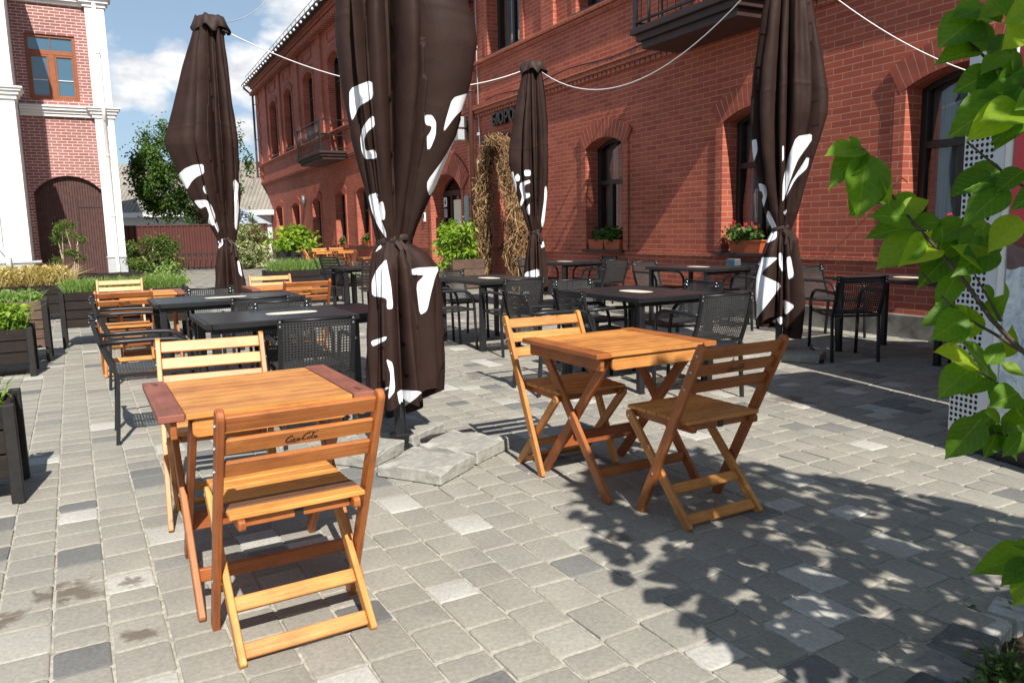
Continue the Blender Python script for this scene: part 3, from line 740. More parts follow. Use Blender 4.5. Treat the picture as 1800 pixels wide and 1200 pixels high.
CH = [
 ('a', 'near_x', .42, .24, 4, 'black armchair at the left end of the dark table nearest the camera'),
 ('b', 'near_x', .45, .26, 3, 'black armchair between the orange folding chair and the second dark table'),
 ('b', 'far_y', .22, .20, 0, 'black armchair with a sunlit mesh back, just in front of the left parasol'),
 ('b', 'near_y', .62, .10, 2, 'dark armchair wedged between the two left-hand dark tables with its back to us'),
 ('a', 'far_y', .38, .16, 0, 'armchair with sunlit mesh back rising behind the nearest dark table'),
 ('a', 'near_y', .66, .14, -2, 'black armchair seen from behind through its mesh, in front of the nearest dark table'),
 ('c', 'far_y', .42, .24, 0, 'armchair with grey sunlit mesh just right of the largest parasol, before the lime shrub'),
 ('c', 'near_x', .42, .18, 3, 'black armchair half hidden by the largest parasol, showing its seat and curved arm'),
 ('c', 'near_y', .62, .18, 0, 'black armchair, back to us, at the near end of the table before the vine arch'),
 ('c', 'near_x', -.28, .05, 8, 'small black armchair just beyond the pale folding chair of the right-hand wooden table'),
 ('d', 'far_y', .30, .18, 0, 'armchair with sunlit mesh back behind the right-hand orange wooden table'),
 ('d', 'near_y', .80, .10, 0, 'large black armchair, back to us, behind the chair in leaf shade'),
 ('d', 'far_x', .40, .15, 0, 'black armchair facing us beyond the dark table, between it and the wall-side tables'),
 ('d', 'near_x', .5, -.06, 0, 'black armchair tucked in close behind the right-hand orange wooden table'),
 ('e', 'far_x', .55, .18, 0, 'black armchair close to the wall under the window with two terracotta flower boxes'),
 ('e', 'near_y', .75, .22, -3, 'black armchair with leaning back right of the slim far parasol, back to us'),
 ('e', 'far_y', .45, .2, 0, 'black armchair beside the foot of the vine arch, left of the slim far parasol'),
 ('f', 'far_y', .22, .22, 0, 'black armchair facing us at the left end of the table under the red flower box'),
 ('f', 'far_x', .45, .12, 0, 'black armchair between the brick wall and the table under the red flower box'),
 ('f', 'near_y', .72, .14, 0, 'black armchair with its back to us, just left of the right-hand parasol'),
 ('g', 'far_y', .45, .26, 0, 'black armchair between the right-hand parasol and the shaded wall table'),
 ('g', 'near_x', .55, .22, 0, 'black armchair in deep shade, back to us, at the table left of the cooler'),
 ('g', 'near_y', .45, .26, 0, 'black armchair in deep shade closest to the white cooler'),
]
ORG = {0: (-2.30, 4.90, 62), 1: (-3.22, 6.62, 63), 2: (-2.67, 7.0, 150), 4: (-1.54, 5.37, 153), 5: (-1.25, 4.72, -24), 6: (-.60, 9.12, 150), 8: (-.01, 7.85, -26), 9: (.32, 5.98, 64),
       10: (.72, 7.04, 155), 11: (1.39, 5.70, -22), 12: (1.40, 6.62, 241), 17: (2.03, 10.6, 153), 20: (3.50, 8.42, 152), 21: (3.08, 7.10, 0)}
proto = None
for ci, (k, side, f, back, ex, lab) in enumerate(CH):
    loc, h = place(k, side, f, back, ex)
    if ci in ORG: loc = (ORG[ci][0], ORG[ci][1], 0); h = ORG[ci][2]
    if proto is None: proto = make_mesh_chair(lab, loc, h, MG)
    else: dup(proto, loc, h, lab)

# dark slatted chairs in the back
def make_slat_chair(label, loc, heading):
    t = thing('slatted_armchair', label, 'chair', loc, heading, 'dark slatted chairs in the back')
    b = MB(); n = 11
    for i in range(n):
        k = i / (n - 1); b.beam((-.22, -.2 - .13 * k, .42 + .44 * k), (.22, -.2 - .13 * k, .42 + .44 * k), .012, .034, (0, -.28, 1), .002)
    b.build('backrest', DARKBR, t)
    b = MB()
    for sx in (-1, 1): b.tube([(sx * .23, -.22, 0), (sx * .23, -.2, .42), (sx * .23, -.335, .87)], .017, 4)
    b.build('back_frame', BLACK, t)
    b = MB()
    for i in range(9): b.beam((-.22, -.18 + .05 * i, .43), (.22, -.18 + .05 * i, .43), .04, .012, (0, 0, 1), .002)
    b.build('seat', DARKBR, t)
    for sx in (-1, 1):
        b = MB(); b.tube([(sx * .25, -.26, .64), (sx * .25, .2, .64), (sx * .25, .24, .6), (sx * .25, .25, 0)], .016, 6); b.build('arm_leg', BLACK, t)
    return t
p = gpt(606, 545); s0 = make_slat_chair('dark slatted chair standing alone just behind the nearest dark table', (p.x, p.y + .2, 0), 40)
p = V((-2.75, 12.3, 0)); dup(s0, (p.x, p.y, 0), 75, 'dark slatted chair at the left end of the rear dark table')
p = V((-2.0, 11.45, 0)); dup(s0, (p.x, p.y, 0), -20, 'dark slatted chair at the near side of the rear dark table')

# ------------------------------------------------------------------ closed parasols
def sdpoly(px, py, P):
    d = 1e9; ins = False; n = len(P); j = n - 1
    for i in range(n):
        ax, ay = P[j]; bx, by = P[i]; ex, ey = bx - ax, by - ay; wx, wy = px - ax, py - ay
        t = max(0, min(1, (wx * ex + wy * ey) / (ex * ex + ey * ey + 1e-9)))
        q = (wx - ex * t) ** 2 + (wy - ey * t) ** 2
        if q < d: d = q
        if (ay > py) != (by > py) and px < (bx - ax) * (py - ay) / (by - ay) + ax: ins = not ins
        j = i
    return sqrt(d) * (1 if ins else -1)
def lerp_tab(T, z):
    if z <= T[0][0]: return T[0][1:]
    for a, b in zip(T, T[1:]):
        if z <= b[0]:
            k = (z - a[0]) / (b[0] - a[0]); return tuple(x + (y - x) * k for x, y in zip(a[1:], b[1:]))
    return T[-1][1:]
def parasol(label, foot, tab_lo, tab_hi, polys, seed, pole_r=.03, hem=.3):
    """tab: (z, left, right, depth) half widths seen from the terrace"""
    rr = random.Random(seed); base = V((foot.x, foot.y, 0))
    hd = math.degrees(atan2(foot.x, foot.y))
    t = thing('closed_parasol', label, 'parasol', base, hd, 'closed brown parasols of the terrace')
    rot = Matrix.Rotation(-radians(hd), 3, 'Z')
    NT = 300
    ph = [rr.uniform(0, 2 * pi) for _ in range(8)]
    NR = 10
    rib = sorted([(k + rr.uniform(-.3, .3)) * 2 * pi / NR for k in range(NR)])
    dep = [rr.uniform(.35, 1.0) for _ in rib]; wdt_ = [rr.uniform(.05, .13) for _ in rib]; drift = [rr.uniform(-.10, .10) for _ in rib]
    z_a = [rr.uniform(1.2, 1.9) for _ in rib]; z_b = [rr.uniform(2.5, 3.6) for _ in rib]
    saw = [rr.uniform(.15, .75) * (1 if rr.random() < .8 else -1) for _ in rib]
    small = sorted([rr.uniform(0, 2 * pi) for _ in range(10)])
    def sst(a, b, x): x = min(1, max(0, (x - a) / (b - a))); return x * x * (3 - 2 * x)
    def fold(th, z, amp, zone):
        f = 0
        for r0, dp, wd, dr, za, zb in zip(rib, dep, wdt_, drift, z_a, z_b):
            d = (th - r0 - dr * (z - 2.0) + pi) % (2 * pi) - pi
            k = dp * (.35 + .65 * sst(za - .5, za, z) * (1 - .5 * sst(zb - .4, zb + .4, z))) if zone else dp
            f -= k * exp(-abs(d) / wd); f += .10 * k * exp(-((abs(d) - .24) / .15) ** 2)
        pl = (1 - sst(1.25, 1.75, z)) if zone else sst(.55, 1.15, z)
        if pl > 0:
            for r0 in small:
                d = (th - r0 + pi) % (2 * pi) - pi
                if abs(d) < .5: f -= .38 * pl * exp(-abs(d) / .07)
        for i in range(NR):
            w_ = (rib[(i + 1) % NR] - rib[i]) % (2 * pi); q = ((th - rib[i] - .12 * sin(z * 1.1 + i * 2.1)) % (2 * pi)) / max(w_, .2)
            if q < 1: f += saw[i] * (.5 - q) * (1 if zone else 1.2)
        f -= .06
        tp = sst(2.9, 3.5, z) if zone else 0
        f += (.10 * sin(4 * th + ph[0]) + .05 * sin(9 * th + ph[1])) * (1 - tp)
        return f * amp
    def surf(tab, zs, ampf, zfun=None, flare=None):
        mb = MB(); vs = []; ink = []; ub = []
        for z in zs:
            l, r, dp = lerp_tab(tab, z)
            for k in range(NT):
                th = 2 * pi * k / NT; cx, sy = cos(th), sin(th)
                a = r if cx > 0 else l
                rad = 1 / sqrt((cx / a) ** 2 + (sy / dp) ** 2)
                rad = .82 * rad + .18 * (abs(cx) * a + abs(sy) * dp)
                zz = z; f = fold(th, z, ampf(z), zfun is None)
                if zfun: zz, rm = zfun(th, z); rad *= rm
                r0_ = rad; f *= 1 - .82 * abs(cx) ** 6; rad *= (1 + f)
                rad += .018 * noise.noise(V((cx * 2, sy * 2, z * 1.6 + seed))) + .007 * noise.noise(V((cx * 5, sy * 5, z * 5 + seed)))
                if zfun is None: rad += .005 * exp(-((z - 2.42 - .04 * sin(2 * th + ph[2])) / .012) ** 2)
                vs.append(V((rad * cx, rad * sy, zz))); ub.append(V((r0_ * cx, r0_ * sy, zz)))
        m = len(zs); F = []
        for i in range(m - 1):
            for k in range(NT):
                j = (k + 1) % NT; F.append((i * NT + k, i * NT + j, (i + 1) * NT + j, (i + 1) * NT + k))
        mb.add(vs, F, None, 0, 0, True)
        mm = mb.mesh('cloth', CLOTH); at = mm.attributes.new('ink', 'FLOAT', 'POINT')
        for v in vs:
            x, y, d = proj(base + rot @ v); q = max([sdpoly(x, y, P) for P, bb0 in zip(polys, bbs) if bb0[0] - 9 < x < bb0[1] + 9 and bb0[2] - 9 < y < bb0[3] + 9] or [-40])
            ink.append(max(-.1, min(.1, q * d / FPX)))
        at.data.foreach_set('value', ink); return mm
    bbs = [(min(p[0] for p in P), max(p[0] for p in P), min(p[1] for p in P), max(p[1] for p in P)) for P in polys]
    def obj(name, me, par=t):
        o = bpy.data.objects.new(name, me); COL.objects.link(o); o.parent = par; return o
    ztie = 1.2; ztop = tab_hi[-1][0]
    zs = [ztie - .03 + (ztop - ztie + .03) * i / 190 for i in range(191)]
    can = obj('canopy', surf(tab_hi, zs, lambda z: .72 * min(1, max(.35, (z - ztie) / .4)) * (1 if z < 3.0 else max(.5, 1 - (z - 3.0) * .6))))
    zl = [hem + (ztie + .02 - hem) * i / 110 for i in range(111)]
    def zf(th, z):
        k = 1 - (z - hem) / (ztie - hem)
        w = .055 * sin(2 * th + ph[3]) + .04 * sin(3 * th + ph[4]) + .02 * sin(7 * th + ph[5])
        return z + w * k * k, 1 + .10 * k * sin(4 * th + ph[6] + 3 * z) + .07 * k * sin(9 * th + ph[7] + 5 * z)
    obj('skirt', surf(tab_lo, zl, lambda z: .90 * min(1, max(.3, (ztie - z) / .35)), zf))
    # inner, lighter lining turned out at the hem
    # strap
    l, r, dp = lerp_tab(tab_hi, ztie); b = MB(); P = []
    for dz, e in ((-.018, .002), (-.015, .006), (.015, .006), (.018, .002)):
        for k in range(40):
            th = 2 * pi * k / 40; a = r if cos(th) > 0 else l; rad = 1 / sqrt((cos(th) / a) ** 2 + (sin(th) / dp) ** 2) * 1.02 + e + .004 * sin(5 * th)
            P.append(V((rad * cos(th), rad * sin(th), ztie + dz + .02 * cos(th + .5))))
    F = []
    for i in range(3):
        for k in range(40): F.append((i * 40 + k, i * 40 + (k + 1) % 40, (i + 1) * 40 + (k + 1) % 40, (i + 1) * 40 + k))
    b.add(P, F, None, 0, 0, True)
    st = b.build('strap', DARKCL, t)
    b = MB(); x0 = r * .2
    for q in (0, 1):
        pts = [V((x0 + q * .02, -dp - .02, ztie)), V((x0 + .03 + q * .03, -dp - .055, ztie - .05)), V((x0 + .02 + q * .05, -dp - .05, ztie - .14 - q * .05))]
        b.beam(pts[0], pts[1], .02, .004, (0, -1, 0), .001); b.beam(pts[1], pts[2], .02, .004, (0, -1, 0), .001)
    b.build('strap_tail', DARKCL, st)
    # cap
    b = MB(); P = []; prof = [(.13, ztop - .07), (.178, ztop - .125), (.186, ztop - .118), (.168, ztop - .05), (.15, ztop - .0), (.128, ztop + .018), (.07, ztop + .030), (.0, ztop + .034)]
    for r0, z in prof:
        for k in range(60):
            th = 2 * pi * k / 60; q = 1 + (.12 * sin(5 * th + ph[0]) + .06 * sin(11 * th + ph[1])) * (1 if z < ztop - .06 else .3); P.append(V((r0 * q * cos(th), r0 * q * sin(th), z + ((.030 * sin(5 * th + ph[1] + 1.5) + .016 * sin(9 * th + ph[2])) if r0 > .14 else 0))))
    F = []
    for i in range(len(prof) - 1):
        for k in range(60): F.append((i * 60 + k, i * 60 + (k + 1) % 60, (i + 1) * 60 + (k + 1) % 60, (i + 1) * 60 + k))
    b.add(P, F, None, 0, 0, True); b.build('top_cap', DARKCL, t)
    b = MB(); b.box((0, 0, 1.5), (.062, .062, 3.0), None, None, None, .006); b.build('pole', BLACK, t)
    b = MB()
    b.box((0, 0, .022), (.95, .06, .03), None, None, None, .004); b.box((0, .27, .022), (.06, .46, .03), None, None, None, .004); b.box((0, -.27, .022), (.06, .46, .03), None, None, None, .004)
    b.box((0, 0, .06), (.10, .10, .05), None, None, None, .006)
    fb = b.build('base_frame', BLACK, t); fb.rotation_euler = (0, 0, radians(hd + 29 - 0))
    return t
DARKCL = mat_plain('dark_cloth', (.040, .024, .020), .65, 0, .3, 12, .15)
def zoomp(pts, ox, oy, k):
    P = [(ox + x / k, oy + y / k) for x, y in pts]
    for it in range(1):   # corner cutting: the lettering has rounded outlines
        q = []
        for a, b in zip(P, P[1:] + P[:1]): q += [(a[0] * .85 + b[0] * .15, a[1] * .85 + b[1] * .15), (a[0] * .15 + b[0] * .85, a[1] * .15 + b[1] * .85)]
        P = q
    return P
U2 = gpt(705, 785); U2 = V((U2.x, U2.y, 0))
P2 = [zoomp(p, 590, 0, 2.728) for p in (
  [(66, 425), (175, 383), (181, 470), (112, 510), (90, 560), (78, 580), (66, 520)],
  [(118, 660), (130, 610), (160, 570), (182, 553), (188, 605), (152, 632), (135, 672), (142, 725), (190, 718), (200, 760), (140, 764), (123, 720)],
  [(155, 935), (201, 924), (206, 990), (216, 1050), (240, 1110), (244, 1146), (200, 1080), (172, 1010)],
  [(208, 970), (228, 966), (238, 1020), (235, 1056), (215, 1052)],
  [(424, 525), (430, 552), (462, 552), (482, 585), (480, 650), (457, 708), (440, 726), (437, 650), (452, 640), (464, 605), (430, 600)],
  [(560, 470), (640, 446), (636, 500), (572, 560), (514, 640), (530, 570)],
  [(616, 580), (602, 640), (542, 780), (452, 946), (438, 905), (440, 868), (520, 760)])]
P2 += [zoomp(p, 600, 400, 3.0) for p in (
  [(184, 225), (236, 165), (243, 200), (262, 300), (274, 428), (240, 430), (241, 372), (162, 360), (160, 285)],
  [(362, 222), (400, 212), (530, 205), (502, 240), (474, 340), (452, 440), (414, 462), (394, 296), (440, 250), (372, 250)],
  [(154, 598), (240, 572), (236, 592), (165, 628)], [(235, 690), (272, 712), (285, 860), (245, 910), (262, 780)],
  [(292, 855), (432, 862), (385, 905), (330, 945), (305, 930)], [(150, 870), (260, 835), (200, 885), (155, 890)], [(178, 130), (205, 88), (214, 105), (190, 122)])]
DEP = .24
parasol('largest closed brown parasol with white lettering, nearest the camera', U2,
  [(.22, .165, .235, .19), (.5, .16, .235, .19), (.75, .145, .235, .18), (1.05, .125, .245, .16), (1.13, .11, .19, .13), (1.19, .085, .09, .085), (1.24, .085, .09, .085)],
  [(1.15, .085, .11, .085), (1.2, .085, .11, .085), (1.28, .10, .14, .11), (1.51, .14, .25, .17), (1.77, .19, .365, .23), (2.06, .22, .46, .27), (2.25, .235, .495, .28), (2.36, .237, .485, .28), (2.6, .235, .41, .26), (3.0, .20, .29, .21), (3.4, .15, .17, .14), (3.6, .12, .12, .12)], P2, 21, hem=.29)
U1 = dpt(405, 510, 8.84); U1 = V((U1.x, U1.y, 0))
P1 = [zoomp(p, 200, 180, 4.0) for p in (
  [(450, 510), (500, 465), (560, 440), (630, 434), (636, 500), (580, 525), (545, 560), (515, 615), (480, 560)],
  [(626, 600), (640, 575), (660, 660), (634, 630)], [(560, 690), (650, 684), (690, 730), (715, 800), (705, 870), (660, 850), (672, 790), (650, 730), (605, 750)],
  [(705, 860), (722, 838), (740, 900), (735, 918)], [(838, 560), (850, 540), (882, 575), (872, 640), (880, 740), (868, 905), (850, 880), (850, 720)],
  [(878, 480), (900, 480), (900, 565), (880, 565)], [(720, 985), (770, 955), (768, 1000), (735, 1030)], [(856, 965), (880, 965), (905, 1050), (870, 1055)], [(868, 1115), (882, 1110), (905, 1230), (880, 1200)])]
parasol('closed brown parasol with white lettering at the left, in front of the far tree', U1,
  [(.30, .17, .16, .16), (.6, .16, .17, .16), (.9, .14, .13, .14), (1.08, .11, .10, .11), (1.19, .075, .075, .075), (1.24, .075, .075, .075)],
  [(1.15, .10, .10, .08), (1.2, .10, .10, .08), (1.34, .16, .13, .12), (1.67, .37, .17, .18), (1.93, .47, .18, .22), (2.23, .575, .185, .25), (2.3, .57, .185, .25), (2.71, .445, .16, .21), (3.49, .17, .115, .12), (3.58, .13, .10, .10)], P1, 33)
U3 = dpt(943, 490, 11.6); U3 = V((U3.x, U3.y, 0))
P3 = [zoomp(p, 830, 180, 3.75) for p in (
  [(234, 468), (272, 455), (276, 490), (292, 540), (294, 600), (270, 560), (250, 500)], [(280, 490), (300, 468), (316, 490), (312, 518), (290, 522)],
  [(342, 446), (386, 446), (386, 486), (344, 486)], [(318, 530), (386, 508), (386, 530), (345, 545), (350, 600), (380, 598), (382, 622), (345, 640), (322, 690), (314, 670), (330, 620), (312, 560)],
  [(355, 700), (380, 662), (380, 742), (366, 738)], [(478, 560), (490, 550), (498, 640), (478, 810), (460, 825), (454, 790), (474, 650)], [(450, 935), (480, 905), (484, 945), (455, 962)], [(350, 1120), (440, 1095), (445, 1150), (340, 1150)])]
parasol('slim far closed brown parasol standing before the vine arch', U3,
  [(.30, .18, .16, .16), (.6, .17, .16, .15), (.9, .13, .13, .13), (1.1, .10, .10, .10), (1.19, .07, .07, .07), (1.24, .07, .07, .07)],
  [(1.15, .075, .08, .075), (1.2, .075, .08, .075), (1.35, .15, .13, .12), (1.6, .235, .165, .17), (1.9, .31, .19, .20), (2.2, .385, .20, .22), (2.4, .37, .20, .22), (2.8, .29, .185, .2), (3.2, .21, .165, .16), (3.5, .14, .12, .12), (3.6, .10, .10, .10)], P3, 47)
U4 = dpt(1368, 620, 7.25); U4 = V((U4.x, U4.y, 0))
P4 = [zoomp(p, 1300, 0, 2.0) for p in (
  [(40, 495), (60, 488), (64, 530), (48, 575), (42, 540)], [(48, 660), (70, 644), (92, 652), (98, 685), (84, 730), (74, 765), (66, 740), (84, 690), (76, 668), (62, 690)],
  [(100, 735), (118, 770), (132, 800), (130, 838), (100, 854), (72, 850), (76, 800), (88, 790)], [(200, 480), (256, 470), (250, 500), (206, 560), (186, 610), (150, 720), (152, 640), (172, 550)],
  [(150, 514), (156, 512), (156, 560), (150, 570)], [(248, 535), (240, 590), (196, 630), (160, 700), (182, 640), (210, 595)], [(250, 500), (262, 484), (262, 500)], [(154, 745), (168, 735), (160, 760)],
  [(62, 905), (136, 905), (120, 920), (84, 950), (80, 968), (150, 1000), (120, 1040), (66, 1110), (52, 1130), (58, 1000)], [(136, 890), (150, 888), (152, 960), (138, 930)], [(164, 905), (180, 900), (192, 970), (172, 985)], [(150, 1050), (196, 1075), (160, 1110)], [(110, 1130), (150, 1110), (150, 1142)])]
parasol('closed brown parasol with white lettering at the right, in front of the red flower box', U4,
  [(.30, .20, .19, .17), (.55, .215, .19, .17), (.8, .20, .165, .16), (1.0, .17, .15, .15), (1.1, .13, .15, .12), (1.19, .085, .085, .08), (1.24, .085, .085, .08)],
  [(1.15, .085, .085, .08), (1.2, .085, .085, .08), (1.35, .15, .14, .13), (1.6, .21, .19, .18), (1.9, .265, .27, .22), (2.2, .295, .35, .25), (2.35, .30, .355, .25), (2.7, .285, .30, .23), (3.1, .23, .23, .19), (3.5, .14, .14, .13), (3.6, .10, .10, .10)], P4, 58)

# concrete ballast slabs
def slab(label, c, heading, L=.385, W=.35, Hh=.072, seed=0):
    rr = random.Random(seed); mb = MB(); nx = 14; vs = []
    mb.box((0, 0, Hh / 2), (L, W, Hh), None, None, None, .006)
    me = mb.mesh('concrete_slab', SLABM)
    bm = bmesh.new(); bm.from_mesh(me); bmesh.ops.recalc_face_normals(bm, faces=bm.faces)
    bmesh.ops.subdivide_edges(bm, edges=bm.edges, cuts=5, use_grid_fill=True)
    for v in bm.verts:
        q = v.co * 9 + V((seed * 3.1, 0, 0)); e = noise.noise(q) * .006 + noise.noise(q * 3) * .003
        ex = min(L / 2 - abs(v.co.x), W / 2 - abs(v.co.y)); 
        v.co += V((v.co.x / L, v.co.y / W, .25 if v.co.z > Hh * .6 else 0)) * e * (2.0 if ex < .03 else .7)
        if ex < .035 and v.co.z > Hh * .7 and noise.noise(q * .8 + V((5, 5, 5))) > .25: v.co.z -= .014
    bm.to_mesh(me); bm.free()
    o = bpy.data.objects.new('concrete_slab', me); COL.objects.link(o); o.location = (c.x, c.y, 0.002); o.rotation_euler = (0, 0, -radians(heading)); tag(o, label, 'slab', 'concrete slabs weighing down the parasols'); return o
SLABM = mat_plain('worn_concrete', (.33, .32, .285), .9, 0, .2, 22, .2, .6)
sh = 27
slab('nearest grey concrete slab in front of the largest parasol pole', V((-.46, 3.93, 0)), sh, seed=1)
slab('grey concrete slab right of the largest parasol pole, behind the nearest slab', V((-.28, 4.27, 0)), sh + 3, seed=2)
slab('sunlit concrete slab left of the largest parasol pole, half behind the near chair', V((-.87, 4.22, 0)), sh - 3, seed=3)
slab('concrete slab behind the largest parasol pole, partly in its shadow', V((-.68, 4.62, 0)), sh, seed=4)
fx = U4
slab('concrete slab right of the foot of the right-hand parasol', V((2.66, 7.05, 0)), sh + 4, seed=5)
slab('concrete slab behind the foot of the right-hand parasol', V((2.72, 7.48, 0)), sh, seed=6)
slab('concrete slab left of the foot of the right-hand parasol', V((2.26, 7.0, 0)), sh, seed=7)

# ropes between parasols
def sag(p, q, s, n=24): return [p.lerp(q, i / n) - V((0, 0, s * 4 * (i / n) * (1 - i / n))) for i in range(n + 1)]
T1, T2, T3, T4 = (V((u.x, u.y, 3.52)) for u in (U1, U2, U3, U4))
def rope(name, label, pts, r, m=ROPE):
    b = MB(); b.tube(pts, r, 6); tag(b.build(name, m), label, 'rope')
rope('white_rope', 'white rope sagging from the left parasol to the slim far parasol', sag(T1 + V((.12, .0, -.05)), T3 + V((-.11, 0, 0)), .42), .0058)
rope('white_rope', 'white rope sagging from the slim far parasol up to the right-hand parasol', sag(T3 + V((.1, 0, -.02)), T4 + V((-.1, 0, .05)), .62), .0058)
rope('white_rope', 'white rope running from the right-hand parasol to the wall behind the leafy tree', sag(T4 + V((.1, 0, -.05)), wpt(4.6, 7.5, 2.55), .12), .0058)
rope('thin_wire', 'thin grey wire running up into the sky from the left parasol', sag(T1 + V((.05, 0, .03)), V((-3.0, 13.0, 6.4)), .5), .005, GREYST)

# ------------------------------------------------------------------ plants
def leafquad(mb, p, n, d, L, W, tone, mi=0, fold=.25):
    d = (d - n * d.dot(n)).normalized(); s = n.cross(d)
    a = p; b = p + d * L * .45 + s * W * .5 + n * fold * W * .5; c = p + d * L - n * L * .12; e = p + d * L * .45 - s * W * .5 + n * fold * W * .5; m_ = p + d * L * .5
    mb.add([a, b, c, e, m_], [(0, 1, 4), (1, 2, 4), (2, 3, 4), (3, 0, 4)], [[(0, 0)] * 3] * 4, mi, tone)
def rv(rr): 
    while True:
        v = V((rr.uniform(-1, 1), rr.uniform(-1, 1), rr.uniform(-1, 1)))
        if .05 < v.length < 1: return v.normalized()
def foliage(mb, c, rad, n, L, W, rr, clumps=18, cr=.45, up=.5, mi=0, tone=(.1, .9), hollow=.35):
    c = V(c); C = []
    for k in range(clumps):
        d = rv(rr); q = hollow + (1 - hollow) * rr.random() ** .5; C.append((V((d.x * rad[0] * q, d.y * rad[1] * q, d.z * rad[2] * q)), rr.uniform(.6, 1.25), rr.uniform(-.25, .25)))
    for i in range(n):
        q, s, tt = rr.choice(C); o = V((rr.gauss(0, 1) * rad[0], rr.gauss(0, 1) * rad[1], rr.gauss(0, 1) * rad[2])) * cr * .45 * s
        p = c + q + o; out = (q + o); nn = (rv(rr) + out.normalized() * .5 + V((0, 0, up))).normalized(); d = (rv(rr) + out.normalized() * .5 - V((0, 0, .25)))
        k = rr.uniform(.7, 1.25); leafquad(mb, p, nn, d, L * k, W * k, min(1, max(0, rr.uniform(*tone) + tt)), mi)
def blades(mb, area, n, h, w, rr, lean=.35, mi=0, tone=(.1, .9)):
    """area(): returns a base point"""
    for i in range(n):
        p = area(); hh = h * rr.uniform(.5, 1.2); d = V((rr.gauss(0, lean), rr.gauss(0, lean), 1)); d.normalize(); s = V((rr.uniform(-1, 1), rr.uniform(-1, 1), 0)).normalized() * w
        p1 = p + d * hh * .6; p2 = p + d * hh + V((d.x, d.y, -.15)) * hh * .5
        mb.add([p - s, p + s, p1 + s * .8, p1 - s * .8, p2], [(0, 1, 2, 3), (3, 2, 4)], [[(0, 0)] * 4, [(0, 0)] * 3], mi, rr.uniform(*tone))
def planter(label, corner, length, depth, z0, z1, boards=4, m=None, group='dark timber planters along the left side', legs=True):
    """corner = front right ground corner; extends left along -EX and back along EY"""
    t = thing('timber_planter', label, 'planter', (corner.x, corner.y, 0), THG, group); m = m or WOODP; R.seed(int(abs(corner.x * 100)))
    bh = (z1 - z0) / boards; th = .024
    for (nm, a, b_) in (('front_panel', (-length, .03), (-.0, .03)), ('back_panel', (-length, depth), (-.0, depth))):
        b = MB()
        for k in range(boards):
            b.beam((a[0] + .01, a[1], z0 + bh * (k + .5)), (b_[0] - .01, b_[1], z0 + bh * (k + .5)), th, bh - .009, (0, 0, 1), .003, 0, R.uniform(-.5, .5))
        b.build(nm, m, t)
    for x in (-.03, -length + .03):
        b = MB()
        for k in range(boards): b.beam((x, .05, z0 + bh * (k + .5)), (x, depth - .02, z0 + bh * (k + .5)), th, bh - .009, (0, 0, 1), .003, 0, R.uniform(-.5, .5))
        b.build('end_panel', m, t)
    for x in (-.02, -length + .02):
        for y in (.005, depth + .025):
            b = MB(); b.beam((x, y, 0), (x, y, z1 + .008), .055, .055, (0, 1, 0), .005, 0, -.5); b.build('leg', LEGM, t)
    b = MB(); b.box((-length / 2, depth / 2 + .015, z1 - .05), (length - .06, depth - .05, .02), None, None, None, .002); b.build('earth', SOIL, t)
    return t
LEGM = mat_plain('black_stained_leg', (.016, .014, .013), .6, 0, .4, 20, .3)
def pl_area(corner, length, depth, z, rr, m=.06):
    c = V((corner.x, corner.y, z))
    return lambda: c - EX * rr.uniform(m, length - m) + EY * rr.uniform(m, depth - m * .4)
def plant(name, label, cat, mb, m, group=None):
    o = mb.build(name, m); return tag(o, label, cat, group)
rr = random.Random(77)
# planters
cA = V((-2.375, 3.60, 0)); planter('dark timber planter at the left edge, nearest the camera', cA, 1.1, .42, .12, .475, 3)
cB = V((-4.43, 7.10, 0)); planter('low dark timber planter at the left edge, second from the camera', cB, 1.1, .45, .12, .445, 3)
cC = V((-4.78, 7.95, 0)); planter('weathered brown planter with one black leg, behind the second dark planter', cC, 1.0, .42, .14, .63, 5, WOODG)
cD = V((-3.98, 9.55, 0)); planter('long dark timber planter with the grassy herbs, left of the orange folding chair', cD, 1.38, .45, .22, .64, 4)
cE = V((-6.9, 12.2, 0)); planter('dark planter under the straw-coloured grass', cE, 1.6, .5, .1, .55, 3)
cF = V((-7.35, 17.3, 0)); planter('dark planter behind the wooden set, under the round conifer', cF, 2.2, .6, .1, .5, 4)
cG = V((-2.95, 18.6, 0)); planter('low dark planter with short grass behind the left parasol', cG, 1.6, .5, .02, .22, 2)
cH = V((-3.05, 14.2, 0)); planter('dark planter with lavender-like grass behind the slatted dark chairs', cH, 1.35, .42, .1, .62, 4)
def herbs(label, corner, L, D, z, n, h, name='herb_patch', m=LEAF_HERB, w=.006, lean=.3, leafy=0, lm=LEAF_HERB, ls=.05):
    b = MB(); blades(b, pl_area(corner, L, D, z, rr), n, h, w, rr, lean)
    f = pl_area(corner, L, D, z, rr)
    for i in range(leafy):
        p = f() + V((0, 0, rr.uniform(0, h * .8))); leafquad(b, p, (rv(rr) + V((0, 0, 1))).normalized(), rv(rr), ls * rr.uniform(.7, 1.2), ls * .6, rr.random(), 1)
    return plant(name, label, 'plant', b, [m, lm])
herbs('leafy green herbs in the nearest left planter', cA, 1.1, .42, .44, 240, .2, leafy=620, lm=LEAF_LIME, ls=.06)
herbs('bright lime leafy herbs in the second planter from the camera', cB, 1.1, .5, .42, 200, .28, leafy=1700, lm=LEAF_LIME, ls=.075)
herbs('pale green leafy herbs in the weathered brown planter', cC, 1.0, .42, .58, 500, .18, leafy=900, ls=.055)
herbs('grey green grassy herbs in the long dark planter', cD, 1.38, .45, .6, 3600, .20, leafy=400, ls=.03)
herbs('dry straw-coloured grass clump in front of the left building', cE, 1.6, .5, .5, 2200, .42, 'straw_grass', LEAF_DRY, .008, .6, 3800, LEAF_DRY, .06)
